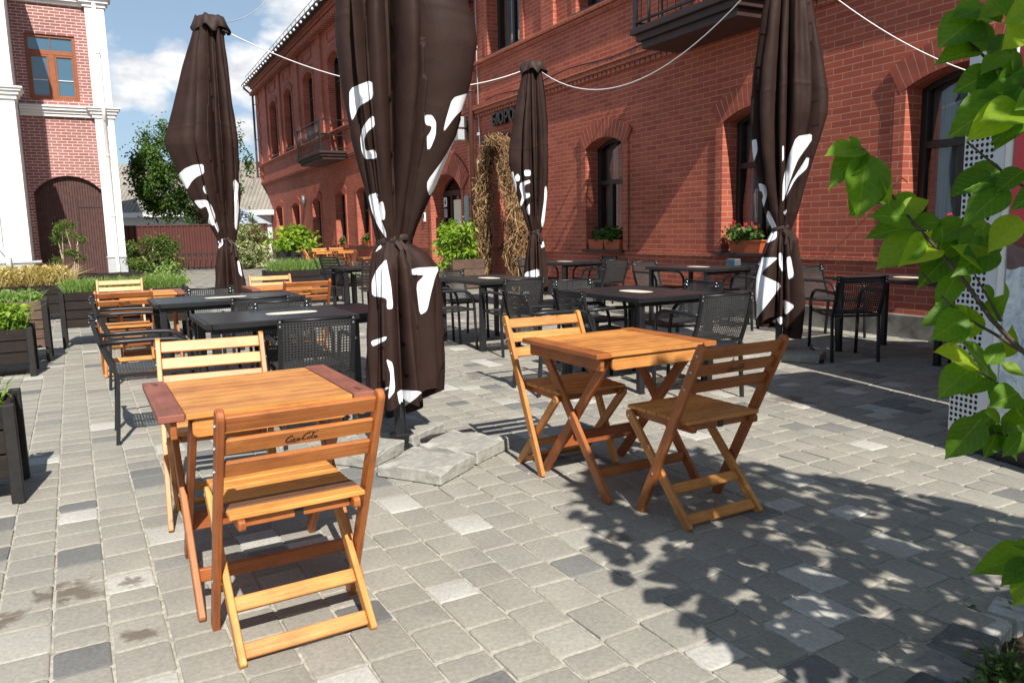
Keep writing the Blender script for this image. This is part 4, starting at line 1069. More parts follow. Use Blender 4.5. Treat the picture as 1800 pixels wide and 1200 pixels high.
herbs('short grass in the low planter behind the left parasol', cG, 1.6, .5, .18, 700, .14)
herbs('green lavender-like grass in the planter behind the slatted chairs', cH, 1.35, .42, .58, 1700, .26)
b = MB(); c = V((-8.1, 17.8, .88)); foliage(b, c + V((0, 0, -.05)), (.56, .45, .40), 5600, .09, .026, rr, 34, .36, .3, 0); 
for k in range(7): 
    d = rv(rr); b.tube([V((c.x, c.y, .5)), c + V((d.x * .3, d.y * .3, abs(d.z) * .25 - .1))], .012, 5, 1)
plant('round_conifer', 'round dark green conifer in the planter right of the left building', 'shrub', b, [LEAF_CONI, STEM])
b = MB(); c = dpt(295, 495, 13.6); foliage(b, c, (.30, .28, .36), 1500, .06, .035, rr, 16, .5, .5, 0); plant('leafy_bush', 'fresh green leafy bush by the corner of the conifer planter', 'shrub', b, [LEAF_LIME.copy() if False else LEAF_HERB])
# topiary with pale stems
b = MB(); c = V((-9.15, 16.2, 0))
for (x, y, z0_, rr_, nn) in ((-.02, 0, 1.50, .17, 520), (-.2, .05, 1.26, .13, 320), (.22, 0, 1.24, .12, 300), (.08, -.1, .98, .12, 280), (.16, .05, .86, .10, 200), (-.22, -.1, .8, .09, 160), (-.12, .0, 1.40, .12, 260)):
    foliage(b, c + V((x, y, z0_)), (rr_, rr_, rr_ * .7), nn, .06, .02, rr, 8, .7, .4, 0)
for k in range(9):
    a = rr.uniform(-.05, .05); e = rr.choice(((-.02, 1.45), (-.2, 1.2), (.2, 1.2), (.08, .95), (.14, .85), (-.1, 1.35)))
    b.tube([c + V((a, 0, .2)), c + V((a * 2 + e[0] * .5 + rr.uniform(-.05, .05), rr.uniform(-.05, .05), .2 + e[1] * .4)), c + V((e[0], 0, e[1]))], [.016, .012, .007], 5, 1)
plant('topiary_shrub', 'bare-stemmed topiary shrub with small green tufts before the brown gate', 'shrub', b, [LEAF_CONI, STEM])
# variegated bush
b = MB(); c = dpt(441, 432, 29.0); foliage(b, c, (.66, .6, .72), 5600, .09, .06, rr, 60, .28, .5, 0, (.1, .95), .6); plant('variegated_bush', 'large pale variegated bush at the far end of the brick building', 'shrub', b, LEAF_VARI)
# lime shrub at the entrance in a grey box
def potbox(label, c, L, W, Hh, m, head=THG):
    t = thing('plant_box', label, 'planter', (c.x, c.y, 0), head); b = MB(); bh = Hh / 3
    for k in range(3):
        for y in (-W / 2, W / 2): b.beam((-L / 2, y, bh * (k + .5) + .02), (L / 2, y, bh * (k + .5) + .02), .024, bh - .008, (0, 0, 1), .003, 0, rr.uniform(-.4, .4))
        for x in (-L / 2 + .014, L / 2 - .014): b.beam((x, -W / 2 + .014, bh * (k + .5) + .02), (x, W / 2 - .014, bh * (k + .5) + .02), .024, bh - .008, (0, 0, 1), .003, 0, rr.uniform(-.4, .4))
    b.build('box', m, t); b = MB(); b.box((0, 0, Hh - .05), (L - .05, W - .05, .03), None, None, None, .002); b.build('earth', SOIL, t); return t
ce = dpt(815, 470, 16.8); ce.z = 0; potbox('weathered grey timber box under the lime shrub at the entrance', ce, .75, .5, .62, WOODG)
b = MB(); c = dpt(800, 424, 16.75); foliage(b, c, (.42, .36, .44), 1500, .14, .05, rr, 34, .4, .6, 0, (.2, 1)); foliage(b, ce + V((-.35, -.25, .5)), (.22, .2, .3), 260, .1, .04, rr, 8, .5, .5, 0)
for k in range(6): d = rv(rr); b.tube([V((ce.x, ce.y, .55)), c + V((d.x * .3, d.y * .3, d.z * .3))], .01, 5, 1)
plant('lime_shrub', 'bright lime green shrub beside the arched entrance door', 'shrub', b, [LEAF_LIME, STEM])
cp = V((-7.35, 25.9, 0)); cpp = thing('plant_pot', 'black square pot under the lime plant at the far wooden tables', 'pot', cp, THG)
b = MB(); b.add([(-.3, -.3, 0), (.3, -.3, 0), (.3, .3, 0), (-.3, .3, 0), (-.36, -.36, .7), (.36, -.36, .7), (.36, .36, .7), (-.36, .36, .7)], [(0, 1, 5, 4), (1, 2, 6, 5), (2, 3, 7, 6), (3, 0, 4, 7)], None, 0); b.box((0, 0, .64), (.62, .62, .03), None, None, None, .003, 1); b.build('pot_body', [BLACK, SOIL], cpp)
b = MB(); c = V((-7.1, 25.9, 1.05)); foliage(b, c, (.7, .5, .38), 1300, .19, .09, rr, 26, .45, .6, 0, (.2, 1)); plant('lime_plant', 'lime green plant in a black pot by the far wooden tables', 'plant', b, LEAF_LIME)

# far wooden set
far = bpy.data.objects
tbl = next(o for o in bpy.data.objects if o.name.startswith('folding_table')); ch0 = next(o for o in bpy.data.objects if o.name == 'folding_chair')
fc = V((-5.75, 24.6, 0))
chp = [o for o in bpy.data.objects if o.name.startswith('folding_chair') and o.get('label', '').startswith('pale wooden folding chair facing')][0]
dup(tbl, fc + EX * -.2, THG, 'far wooden table beside the lime plant in the black pot', 'far wooden terrace set')
dup(tbl, fc + EX * .52 + EY * .1, THG, 'far wooden table right of its twin, before the flower boxes of the long facade', 'far wooden terrace set')
dup(chp, fc + EX * -.55 - EY * .15, THG + 95, 'far pale folding chair seen from the side at the left table end', 'far wooden terrace set')
dup(chp, fc + EX * .0 + EY * .75, THG + 180, 'far pale folding chair behind the left of the two far tables', 'far wooden terrace set')
dup(chp, fc + EX * .6 + EY * .8, THG + 175, 'far pale folding chair behind the right of the two far tables', 'far wooden terrace set')
dup(chp, fc + EX * 1.35 + EY * .1, THG - 95, 'far pale folding chair leaning away at the right table end', 'far wooden terrace set')
bt_ = V((-10.6, 36.0, 0)); dup(proto, (bt_.x, bt_.y, 0), 120, 'dark armchair against the far corner of the brick building', 'far dark armchairs')

# ------------------------------------------------------------------ foreground tree (trunk outside the frame, crown above it)
def bigleaf(mb, p, d, n, L, tone, rr, mi=0):
    """broad pointed leaf: base p, direction d, face normal n"""
    d = d.normalized(); n = (n - d * n.dot(d)).normalized(); s = n.cross(d); NU, NW = 12, 4; vs = []; U = []
    W = L * rr.uniform(.56, .76); curl = rr.uniform(.05, .40); cup = rr.uniform(.12, .55); tw = rr.uniform(-.25, .25); wav = rr.uniform(.006, .018)
    for i in range(NU + 1):
        u = i / NU; wd = W * .5 * (sin(pi * min(1, u * 1.02) ** .78) ** .82) * (1 - .30 * u ** 3) if u < .985 else 0
        if u > .86: wd *= max(0, (1 - u) / .14) ** .55 if u < 1 else 0
        for j in range(-NW, NW + 1):
            q = j / NW; off = wd * q
            z = cup * abs(off) - curl * L * u * u + tw * off * u + wav * L * sin(9 * u + 2.2 * q + tone * 20) * abs(q)
            vs.append(p + d * (L * u) + s * off + n * z); U.append((u, q * .5 * wd / (W * .5 + 1e-6)))
    M_ = 2 * NW + 1; F = []; UV = []
    for i in range(NU):
        for j in range(2 * NW):
            f = (i * M_ + j, (i + 1) * M_ + j, (i + 1) * M_ + j + 1, i * M_ + j + 1); F.append(f); UV.append([U[k] for k in f])
    mb.add(vs, F, UV, mi, tone, True)
tr = thing('broad_leaved_tree', 'young tree with broad bright leaves reaching in from the right edge', 'tree', (2.05, .95, 0))
b = MB(); o3 = V((2.05, .95, 0)); rr = random.Random(9)
b.tube([V((0, 0, -.06)), V((.02, .0, .5)), V((.0, .04, 1.1)), V((-.05, .08, 1.8)), V((-.1, .1, 2.5)), V((-.15, .12, 3.0))], [.05, .043, .036, .03, .02, .01], 10); b.build('trunk', TRUNK, tr)
bb = MB(); lb = MB()
def bpath(px): return [dpt(x, y, Y) - o3 for x, y, Y in px]
BR = [
 ([(1515, 262, 1.95), (1545, 310, 1.95), (1578, 358, 1.94), (1608, 395, 1.93), (1650, 440, 1.90), (1700, 500, 1.85), (1742, 560, 1.8), (1790, 610, 1.72), (1900, 700, 1.55)], V((0, .02, .9)), .0055),
 ([(1655, 520, 1.88), (1690, 555, 1.86), (1745, 585, 1.8), (1800, 620, 1.72)], None, .0035),
 ([(1700, 640, 1.85), (1740, 665, 1.82), (1800, 705, 1.75), (1900, 740, 1.6)], V((0, .0, .8)), .004),
 ([(1640, 500, 1.9), (1620, 480, 1.92)], None, .0025),
 ([(1712, 480, 1.84), (1735, 520, 1.82), (1760, 565, 1.79)], None, .003),
 ([(1690, 60, 2.0), (1740, 110, 1.95), (1800, 150, 1.85), (1950, 200, 1.65)], V((0, .05, 1.75)), .005),
 ([(1700, 250, 1.95), (1760, 300, 1.9), (1830, 350, 1.8), (1950, 420, 1.6)], V((0, .03, 1.35)), .0045),
 ([(1690, 770, 1.82), (1750, 760, 1.8), (1830, 780, 1.7), (1950, 800, 1.55)], V((0, 0, .6)), .004),
 ([(1770, 985, 1.8), (1830, 990, 1.72), (1930, 990, 1.5)], V((0, 0, .35)), .004)]
for px, end, r in BR:
    P = bpath(px)
    if end is not None: P.append(P[-1].lerp(end, .5) + V((0, .05, .03))); P.append(end)
    bb.tube(P, [r * (.55 + .75 * i / (len(P) - 1)) for i in range(len(P))], 7)
# (base px, tip px, depth, tone, facing)  facing: -1 turned left, +1 turned right, 0 to us
LV = [
 ((1522, 268), (1512, 385), 1.95, .45, 0), ((1518, 262), (1462, 318), 1.97, .3, -.5), ((1520, 262), (1452, 268), 1.96, .55, -.2), ((1540, 300), (1500, 375), 1.99, .35, 0), ((1512, 262), (1498, 238), 1.95, .6, 0), ((1545, 312), (1572, 350), 1.93, .8, .6), ((1560, 335), (1545, 352), 1.97, .5, .3),
 ((1600, 385), (1545, 372), 1.94, .35, -.3), ((1585, 372), (1632, 350), 1.93, .75, .2), ((1612, 400), (1536, 402), 1.96, .25, 0), ((1620, 415), (1548, 462), 1.92, .6, -.3), ((1640, 430), (1598, 450), 1.91, .85, 0), ((1605, 395), (1665, 385), 1.95, .3, .2), ((1650, 440), (1665, 405), 1.93, .5, .5),
 ((1660, 415), (1700, 430), 1.95, .2, 0), ((1690, 420), (1640, 490), 1.98, .1, 0), ((1680, 440), (1622, 488), 2.0, .15, 0), ((1680, 485), (1652, 540), 1.88, .4, -.2), ((1655, 450), (1700, 400), 1.95, .25, 0),
 ((1705, 392), (1640, 420), 1.93, .4, 0), ((1720, 400), (1690, 462), 1.88, .35, 0), ((1700, 362), (1752, 345), 1.96, .2, 0),
 ((1730, 470), (1698, 432), 1.86, .75, 0), ((1745, 430), (1700, 470), 1.85, .2, 0), ((1790, 380), (1740, 440), 1.78, .85, 0), ((1770, 330), (1700, 385), 1.82, .3, -.3), 
 ((1690, 545), (1632, 560), 1.87, .3, 0), ((1700, 555), (1640, 595), 1.84, .45, -.2), ((1715, 545), (1690, 590), 1.85, .7, .3), ((1730, 500), (1745, 530), 1.85, .3, .2), ((1740, 560), (1765, 520), 1.83, .4, 0), ((1715, 640), (1648, 612), 1.84, .85, 0), ((1712, 645), (1650, 688), 1.83, .5, -.2), ((1730, 660), (1695, 690), 1.84, .35, 0), ((1740, 655), (1700, 600), 1.88, .2, 0), ((1745, 668), (1755, 710), 1.82, .3, .3), ((1735, 640), (1765, 600), 1.84, .5, .2), ((1790, 690), (1755, 705), 1.74, .35, 0), ((1760, 640), (1800, 655), 1.8, .75, .3),
 ((1725, 735), (1668, 805), 1.8, .3, -.1), ((1740, 735), (1690, 770), 1.82, .2, 0), ((1745, 745), (1765, 790), 1.79, .35, .2), ((1755, 750), (1738, 800), 1.8, .25, 0), ((1760, 735), (1800, 800), 1.78, .3, .2), ((1735, 715), (1760, 742), 1.84, .6, 0), ((1770, 745), (1810, 715), 1.77, .5, .2), ((1790, 720), (1830, 770), 1.72, .4, 0), ((1780, 700), (1810, 740), 1.75, .75, .3), ((1800, 760), (1770, 800), 1.74, .3, 0),
 ((1810, 975), (1740, 990), 1.8, .55, 0), ((1815, 985), (1770, 1018), 1.78, .3, -.2), ((1820, 995), (1788, 1060), 1.77, .6, .1), ((1835, 960), (1790, 955), 1.76, .4, 0),
 ((1720, 30), (1655, 75), 2.0, .35, -.2), ((1735, 20), (1690, 12), 2.02, .45, 0), ((1735, 40), (1690, 95), 1.99, .25, 0), ((1720, 90), (1655, 100), 1.98, .3, 0), ((1760, 40), (1720, 10), 1.97, .35, 0), ((1765, 60), (1745, 135), 1.95, .15, 0), ((1775, 0), (1725, 25), 1.95, .7, 0), ((1790, 50), (1760, -10), 1.9, .4, 0), ((1800, 40), (1775, 78), 1.85, .85, .3), ((1780, 90), (1800, 140), 1.9, .25, 0), ((1770, 90), (1730, 122), 1.93, .55, 0), ((1755, 85), (1700, 65), 1.96, .5, 0), ((1820, 20), (1780, 30), 1.85, .75, 0),
 ((1750, 125), (1682, 155), 1.95, .2, 0), ((1760, 120), (1720, 160), 1.94, .15, 0), ((1790, 110), (1760, 160), 1.88, .3, 0), ((1810, 130), (1770, 190), 1.85, .2, 0), ((1800, 165), (1740, 150), 1.86, .25, 0),
 ((1785, 182), (1702, 245), 1.80, .95, -.2), ((1770, 175), (1672, 230), 1.85, .4, -.3), ((1800, 195), (1735, 205), 1.78, .7, 0), ((1790, 215), (1752, 255), 1.82, .3, 0), ((1810, 205), (1745, 240), 1.8, .25, 0), ((1745, 178), (1695, 190), 1.88, .8, 0), ((1820, 160), (1790, 190), 1.78, .65, .2), 
 ((1750, 310), (1676, 340), 1.88, .15, -.2), ((1765, 315), (1720, 360), 1.88, .1, 0), ((1800, 300), (1750, 335), 1.82, .15, 0), ((1835, 330), (1785, 360), 1.76, .2, 0), ((1832, 205), (1795, 225), 1.77, .3, 0)]
LV += [((bx + 14, by - 10), (tx + 18, ty - 22), Y + .09, min(1, tn_ * 1.3), .4) for (bx, by), (tx, ty), Y, tn_, fc_ in LV if (1590 < bx < 1775 and by < 800 and not (1660 < tx < 1800 and 235 < ty < 300))][::3]
for (bx, by), (tx, ty), Y, tn_, fc_ in LV:
    p = dpt(bx, by, Y + rr.uniform(-.02, .02)); q = dpt(tx, ty, Y - rr.uniform(.0, .06)); d = q - p; L = d.length * rr.uniform(1.0, 1.12)
    n = V((fc_ + rr.uniform(-.3, .3), -.75 + rr.uniform(-.25, .2), .55 + rr.uniform(-.2, .35)))
    bigleaf(lb, p - o3, d, n, L, tn_, rr)
# the rest of the crown, outside the frame: it throws the leaf shade on the stones
LD = V((sin(radians(SUN_H)), cos(radians(SUN_H)), 0)) / math.tan(radians(SUN_E))
SHP = [(.28, 3.37), (.34, 3.1), (.36, 2.71), (.53, 2.44), (.67, 2.18), (.78, 1.90), (1.0, 1.5), (1.9, 1.2), (2.8, 1.5), (2.8, 2.6), (2.2, 3.05), (1.75, 3.5), (1.45, 3.85), (1.15, 4.1), (1.0, 4.25), (.6, 4.18), (.36, 3.72)]
cnt = 0; tries = 0; ends = []
while cnt < 2150 and tries < 90000:
    tries += 1; x, y = (rr.uniform(.2, 2.8), rr.uniform(1.2, 4.2)) if cnt % 6 else (rr.uniform(.42, 1.05), rr.uniform(3.6, 4.2))
    sd = sdpoly(x, y, SHP)
    if sd < .0: continue
    k = min(1, max(0, (y - 1.8) / 2.1)); h = .95 + 2.15 * k + rr.gauss(0, .22); h = max(.75, h)
    if noise.noise(V((x * 3.1, y * 3.1, 3.3))) < -.62 and sd > .08: continue
    p = V((x, y, 0)) - LD * h + V((0, 0, h)); L = rr.uniform(.09, .14)
    sx, sy, sz = proj(p)
    if sz > .1 and -150 < sx < 1800 + 160 and -160 < sy < 1360: continue
    ax = V((2.05, .95, h)); d = (p - ax); d.z = rr.uniform(-.4, .1); d = d.normalized() + rv(rr) * .5
    n = (V((0, 0, 1)) + rv(rr) * .7 - V(ld) * .5)
    bigleaf(lb, p - o3, d, n, L, rr.random(), rr); ends.append(p - o3); cnt += 1
for k in range(0, len(ends), 9):
    e = ends[k]; s0_ = V((-.05, .05, max(.5, e.z - .45))); bb.tube([s0_, s0_.lerp(e, .5) + V((0, 0, .06)), e], [.011, .007, .003], 6)
bb.build('branches', TRUNK, tr); lb.build('foliage', LEAF_BIG, tr)
# weeds and grass tufts along the planting bed
rw = random.Random(4); b = MB()
for (x, y) in ((1.72, 2.39), (1.38, 2.02)):
    blades(b, lambda: V((x + rw.gauss(0, .03), y + rw.gauss(0, .03), -.03)), 46, .09, .004, rw, .6)
    for k in range(70): leafquad(b, V((x + rw.gauss(0, .07) - .05, y + rw.gauss(0, .06) - .06, rw.uniform(-.02, .04))), (rv(rw) + V((0, 0, 1.5))).normalized(), rv(rw), .035, .02, rw.random())
b.build('weeds', LEAF_GER)['kind'] = 'stuff'

# ------------------------------------------------------------------ the long brick building (local: x = -s along, y = D into the wall, z up)
bb_ = thing('brick_building', 'long two storey red brick building with arched windows along the right side of the terrace', 'building', (0, 0, 0), 90 + 62.7 - 90)
bb_.rotation_euler = (0, 0, -radians(62.7))
D0 = 7.6; S0, S1 = -2.5, 43.3; RVD = .25
def L(s, D, z): return V((-s, D, z))
def part(mb, name, mats, par=None): return mb.build(name, mats, par or bb_)
# openings: s0, s1 (s0 nearer), sill, spring, rise, kind
GF = [(1.1, 2.3, .86, 2.62, .14, 'w'), (4.28, 5.53, .86, 2.62, .15, 'w'), (7.08, 8.27, .86, 2.62, .15, 'w'), (10.6, 11.70, .86, 2.60, .15, 'w'), (13.75, 15.1, .86, 2.60, .15, 'w'), (17.15, 19.1, .0, 2.22, .42, 'e'),
      (21.4, 22.6, .8, 2.56, .15, 'w'), (24.5, 25.8, .8, 2.56, .15, 'w'), (27.25, 28.55, .72, 2.56, .15, 'w'), (30.8, 32.1, .05, 2.5, .15, 'd'), (34.6, 36.0, .52, 2.46, .15, 'w'), (38.3, 39.8, .0, 2.48, .15, 'd')]
UF = [(1.1, 2.3, 4.9, 7.3, .2, 'w'), (4.3, 5.5, 4.9, 7.3, .2, 'w'), (7.5, 8.75, 3.98, 7.3, .2, 'd'), (10.7, 11.97, 4.9, 7.3, .2, 'w'), (14.05, 15.5, 4.9, 7.3, .2, 'w'), (17.4, 18.7, 4.9, 7.3, .2, 'w'), (20.9, 22.2, 4.9, 7.3, .2, 'w'), (24.2, 25.4, 4.9, 7.3, .2, 'w'),
      (27.1, 28.65, 3.98, 7.3, .22, 'd'), (31.0, 32.6, 5.0, 7.3, .22, 'w'), (34.85, 36.4, 5.0, 7.3, .22, 'w'), (38.2, 39.8, 5.0, 7.3, .22, 'w')]
def arc(s0, s1, zs, rise, n=10):
    """arch points from s0 to s1"""
    w = (s1 - s0) / 2; r = (w * w + rise * rise) / (2 * rise); c = (s0 + s1) / 2; zc = zs + rise - r; a = math.asin(w / r)
    return [(c + r * sin(-a + 2 * a * k / n), zc + r * cos(-a + 2 * a * k / n)) for k in range(n + 1)], (c, zc, r, a)
wall = MB()
def face(mb, P, D, mi=0):
    """P: list of (s,z); faces the terrace"""
    vs = [L(s, D, z) for s, z in P]; n = (vs[1] - vs[0]).cross(vs[2] - vs[0]); f = tuple(range(len(vs)))
    if n.y > 0: f = f[::-1]
    mb.add(vs, [f], [[(-P[i][0], P[i][1]) for i in f]], mi)
def storey(ops, z0, z1):
    ops = sorted(ops); s = S0
    for (a, b, zi, zs, ri, kd) in ops:
        face(wall, [(s, z0), (a, z0), (a, z1), (s, z1)], D0)
        if zi > z0: face(wall, [(a, z0), (b, z0), (b, zi), (a, zi)], D0)
        A, _ = arc(a, b, zs, ri)
        for p, q in zip(A, A[1:]): face(wall, [p, q, (q[0], z1), (p[0], z1)], D0)
        # reveals
        dd = D0 + RVD if kd != 'e' else D0 + .42
        if z0 > 0: pass
        for sx, sg in ((a, 1), (b, -1)):
            v = [L(sx, D0, zi), L(sx, dd, zi), L(sx, dd, zs), L(sx, D0, zs)]
            if sg < 0: v = v[::-1]
            wall.add(v, [(0, 1, 2, 3)], [[(p.y, p.z) for p in v]])
        for p, q in zip(A, A[1:]):
            v = [L(p[0], D0, p[1]), L(p[0], dd, p[1]), L(q[0], dd, q[1]), L(q[0], D0, q[1])]
            wall.add(v, [(0, 1, 2, 3)], [[(w_.x, w_.y) for w_ in v]])
        v = [L(a, D0, zi), L(b, D0, zi), L(b, dd, zi), L(a, dd, zi)]; wall.add(v, [(0, 1, 2, 3)], [[(w_.x, w_.y) for w_ in v]])
        s = b
    face(wall, [(s, z0), (S1, z0), (S1, z1), (s, z1)], D0)
storey(GF, -.3, 3.85); storey(UF, 3.85, 9.0)
# end walls and back
for s, fl in ((S0, 0), (S1, 1)):
    v = [L(s, D0, -.3), L(s, D0 + 9, -.3), L(s, D0 + 9, 9.0), L(s, D0, 9.0)]
    if not fl: v = v[::-1]
    wall.add(v, [(0, 1, 2, 3)], [[(p.y, p.z) for p in v]])
wall.add([L(S0, D0 + 9, -.3), L(S1, D0 + 9, -.3), L(S1, D0 + 9, 9), L(S0, D0 + 9, 9)], [(0, 1, 2, 3)], None)
part(wall, 'wall', BRICK)
# raised surrounds and brick arches
def sbox(mb, s0, s1, d0, d1, z0, z1, mi=0, ch=.004, tone=0):
    mb.box(L((s0 + s1) / 2, (d0 + d1) / 2, (z0 + z1) / 2), (s1 - s0, abs(d1 - d0), z1 - z0), None, None, None, ch, mi, tone, True, True)
PR = .034
def surround(op, wd=.14, ah=.30, low=None):
    a, b, zi, zs, ri, kd = op; mb = MB(); z0 = (low if low is not None else zi)
    for s0, s1 in ((a - wd, a - .001), (b + .001, b + wd)): mb = MB(); sbox(mb, s0, s1, D0 - PR, D0 + .05, z0, zs + .02); part(mb, 'surround', BRICK)
    mb = MB()
    A, (c, zc, r, an) = arc(a - .001, b + .001, zs, ri); n = max(11, int(2 * an * r / .085)); n += 1 - n % 2; ex = .135 / r
    for k in range(-1, n + 1):
        t0 = -an + 2 * an * (k + .06) / n; t1 = -an + 2 * an * (k + .94) / n
        P = [(c + rr_ * sin(t), zc + rr_ * cos(t)) for rr_, t in ((r, t0), (r, t1), (r + ah, t1), (r + ah, t0))]
        v = [L(s, D0 - PR - .004, z) for s, z in P] + [L(s, D0 + .04, z) for s, z in P]
        F = [(3, 2, 1, 0), (0, 1, 5, 4), (1, 2, 6, 5), (2, 3, 7, 6), (3, 0, 4, 7)]
        cc = sum(v, V()) / 8; F2 = []
        for f in F:
            q = [v[i] for i in f]; nn = (q[1] - q[0]).cross(q[2] - q[0]); m = sum(q, V()) / 4 - cc
            F2.append(f if nn.dot(m) > 0 else f[::-1])
        mb.add(v, F2, None, 0, R.uniform(-1, 1))
    # mortar bed behind the voussoirs
    for k in range(12):
        t0 = -an - ex * .4 + 2 * (an + ex * .4) * k / 12; t1 = -an - ex * .4 + 2 * (an + ex * .4) * (k + 1) / 12
        P = [(c + rr_ * sin(t), zc + rr_ * cos(t)) for rr_, t in ((r + .003, t0), (r + .003, t1), (r + ah - .004, t1), (r + ah - .004, t0))]
        face(mb, P, D0 - PR - .0015, 1)
    part(mb, 'brick_arch', [ARCHB, MORT])
MORT = mat_plain('lime_mortar', (.58, .42, .35), .9, 0, .2, 30, .15)
for op in GF: surround(op, .14, .30 if op[5] != 'e' else .55, low=(.0 if op[5] in 'de' else None))
for op in UF: surround(op, .15, .26, low=4.9 if op[5] == 'w' else 4.0)
# string courses
for z0, z1, d in ((3.72, 3.80, .05), (3.801, 3.875, .085), (3.876, 3.97, .12), (4.74, 4.82, .05), (4.821, 4.885, .10)):
    mb = MB(); sbox(mb, S0, S1, D0 - d, D0 + .02, z0, z1); part(mb, 'string_course', BRICKT)
mb = MB(); s = S0
while s < S1:
    sbox(mb, s, s + .065, D0 - .066, D0 - .046, 3.725, 3.795, 0, .002); s += .13
o = part(mb, 'dentil_course', BRICKT); o['kind'] = 'stuff'
# ledge at sill height and concrete plinth
mb = MB()
spans = []; s = S0
for op in GF:
    if op[5] in 'de': spans.append((s, op[0] - .15)); s = op[1] + .15
spans.append((s, S1))
for a, b in spans: sbox(mb, a, b, D0 - .028, D0 + .02, .80, .852)
part(mb, 'ledge_course', BRICKT)
for a, b in spans:
    mb = MB(); sbox(mb, a, b, D0 - .06, D0 + .02, -.3, .25, 0, .01); part(mb, 'plinth', PLINTH)
# piers, panels and cornice of the upper floor
for s in (33.6, 37.3, 29.7, 23.2, 19.8, 40.7, 16.5, 12.9, 9.7, 6.4):
    mb = MB(); sbox(mb, s - .22, s + .22, D0 - .075, D0 + .02, 4.89, 8.25)
    for k in range(4): sbox(mb, s - .22 - .03 * (k + 1), s + .22 + .03 * (k + 1), D0 - .076 - .02 * k, D0 + .02, 8.25 + .08 * k, 8.33 + .08 * k)
    part(mb, 'pier', BRICK)
for op in UF:
    mb = MB(); a, b = op[0] + .05, op[1] - .05
    for (s0, s1, z0, z1) in ((a, b, 8.28, 8.35), (a, b, 7.95, 8.01), (a, a + .07, 8.0, 8.29), (b - .07, b, 8.0, 8.29)): sbox(mb, s0, s1, D0 - .045 - (.001 if s1 - s0 < .2 else 0), D0 + .02, z0, z1)
    part(mb, 'panel_frame', BRICK)
mb = MB()
for k in range(4): sbox(mb, S0 - .05 * k, S1 + .05 * k, D0 - .12 - .07 * k, D0 + .02, 8.56 + .1 * k, 8.655 + .1 * k)
part(mb, 'cornice', BRICKT)
mb = MB(); s = S0
while s < S1: sbox(mb, s, s + .14, D0 - .34, D0 - .10, 8.40, 8.557, 0, .003); s += .30
part(mb, 'cornice_bracket', BRICKT)['kind'] = 'stuff'
mb = MB()
for k in range(28):
    z = .1 + k * .3
    if k % 2 == 0: sbox(mb, S1 - .75, S1 + .045, D0 - .05, D0 + .3, z, z + .285)
    else: sbox(mb, S1 - .5, S1 + .043, D0 - .048, D0 + .3, z, z + .285)
part(mb, 'corner_quoins', BRICK)
# roof, gutter and snow guard
mb = MB(); mb.add([L(S0 - .4, D0 - .55, 8.98), L(S1 + .4, D0 - .55, 8.98), L(S1 + .4, D0 + 4.5, 11.4), L(S0 - .4, D0 + 4.5, 11.4), L(S0 - .4, D0 + 9.5, 8.98), L(S1 + .4, D0 + 9.5, 8.98)], [(3, 2, 1, 0), (4, 5, 2, 3)], None)
mb.box(L((S0 + S1) / 2, D0 - .2, 8.965), (S1 - S0 + .8, .75, .03), None, None, None, .002); rf = part(mb, 'roof', DARKBR)
mb = MB(); mb.tube([L(S0 - .4, D0 - .58, 8.98), L(S1 + .45, D0 - .58, 8.98)], .07, 10); part(mb, 'gutter', DARKBR, rf)
mb = MB(); s = 18
while s < S1 + .3: mb.tube([L(s, D0 - .35, 9.0), L(s, D0 - .42, 9.42)], .012, 4); s += .75
for z, d in ((9.42, .42), (9.24, .39)): mb.tube([L(18, D0 - d, z), L(S1 + .3, D0 - d, z)], .012, 4)
part(mb, 'snow_guard', GREYST, rf)
def pipe(s, ztop, zb, D=D0 - .14, lean=False):
    mb = MB(); p = []
    if lean: p += [L(s + .05, D0 - .56, 8.93), L(s + .05, D0 - .56, 8.8), L(s, D, 8.45)]
    else: p += [L(s, D, ztop)]
    p += [L(s, D, 5), L(s, D, zb)]; mb.tube(p, .055, 10)
    for z in (zb + .8, 2.4, 4.3, 6.2, 8.0): mb.lathe(L(s, D, z), [(.056, -.02), (.064, -.02), (.064, .02), (.056, .02)], 12); sbox(mb, s - .015, s + .015, D, D0, z - .015, z + .015)
    return part(mb, 'drainpipe', BROWNM)
pipe(16.22, 8.9, .25); pipe(S1 + .1, 8.9, .1, D0 - .16, True)
# thin cable and bolts beside the pipe
mb = MB(); mb.tube([L(16.0, D0 - .05, 8.3), L(16.02, D0 - .05, 5), L(15.98, D0 - .05, 2.6)], .012, 6); 
for z in (2.75, 3.35, 5.2): mb.box(L(16.0, D0 - .07, z), (.06, .06, .07), None, None, None, .01)
part(mb, 'cable', GREYST)
mb = MB(); mb.tube([L(10.4 + .0, D0 - .05, 2.1), L(10.42, D0 - .045, .9)], .006, 6); part(mb, 'thin_cable', BLACK)
mb = MB(); mb.tube([L(s, D0 - .10 - .015, 3.99 + .03 * sin(s * 2.2)) for s in [9.3 + .2 * k for k in range(32)]], .012, 6); part(mb, 'facade_cable', BLACK)

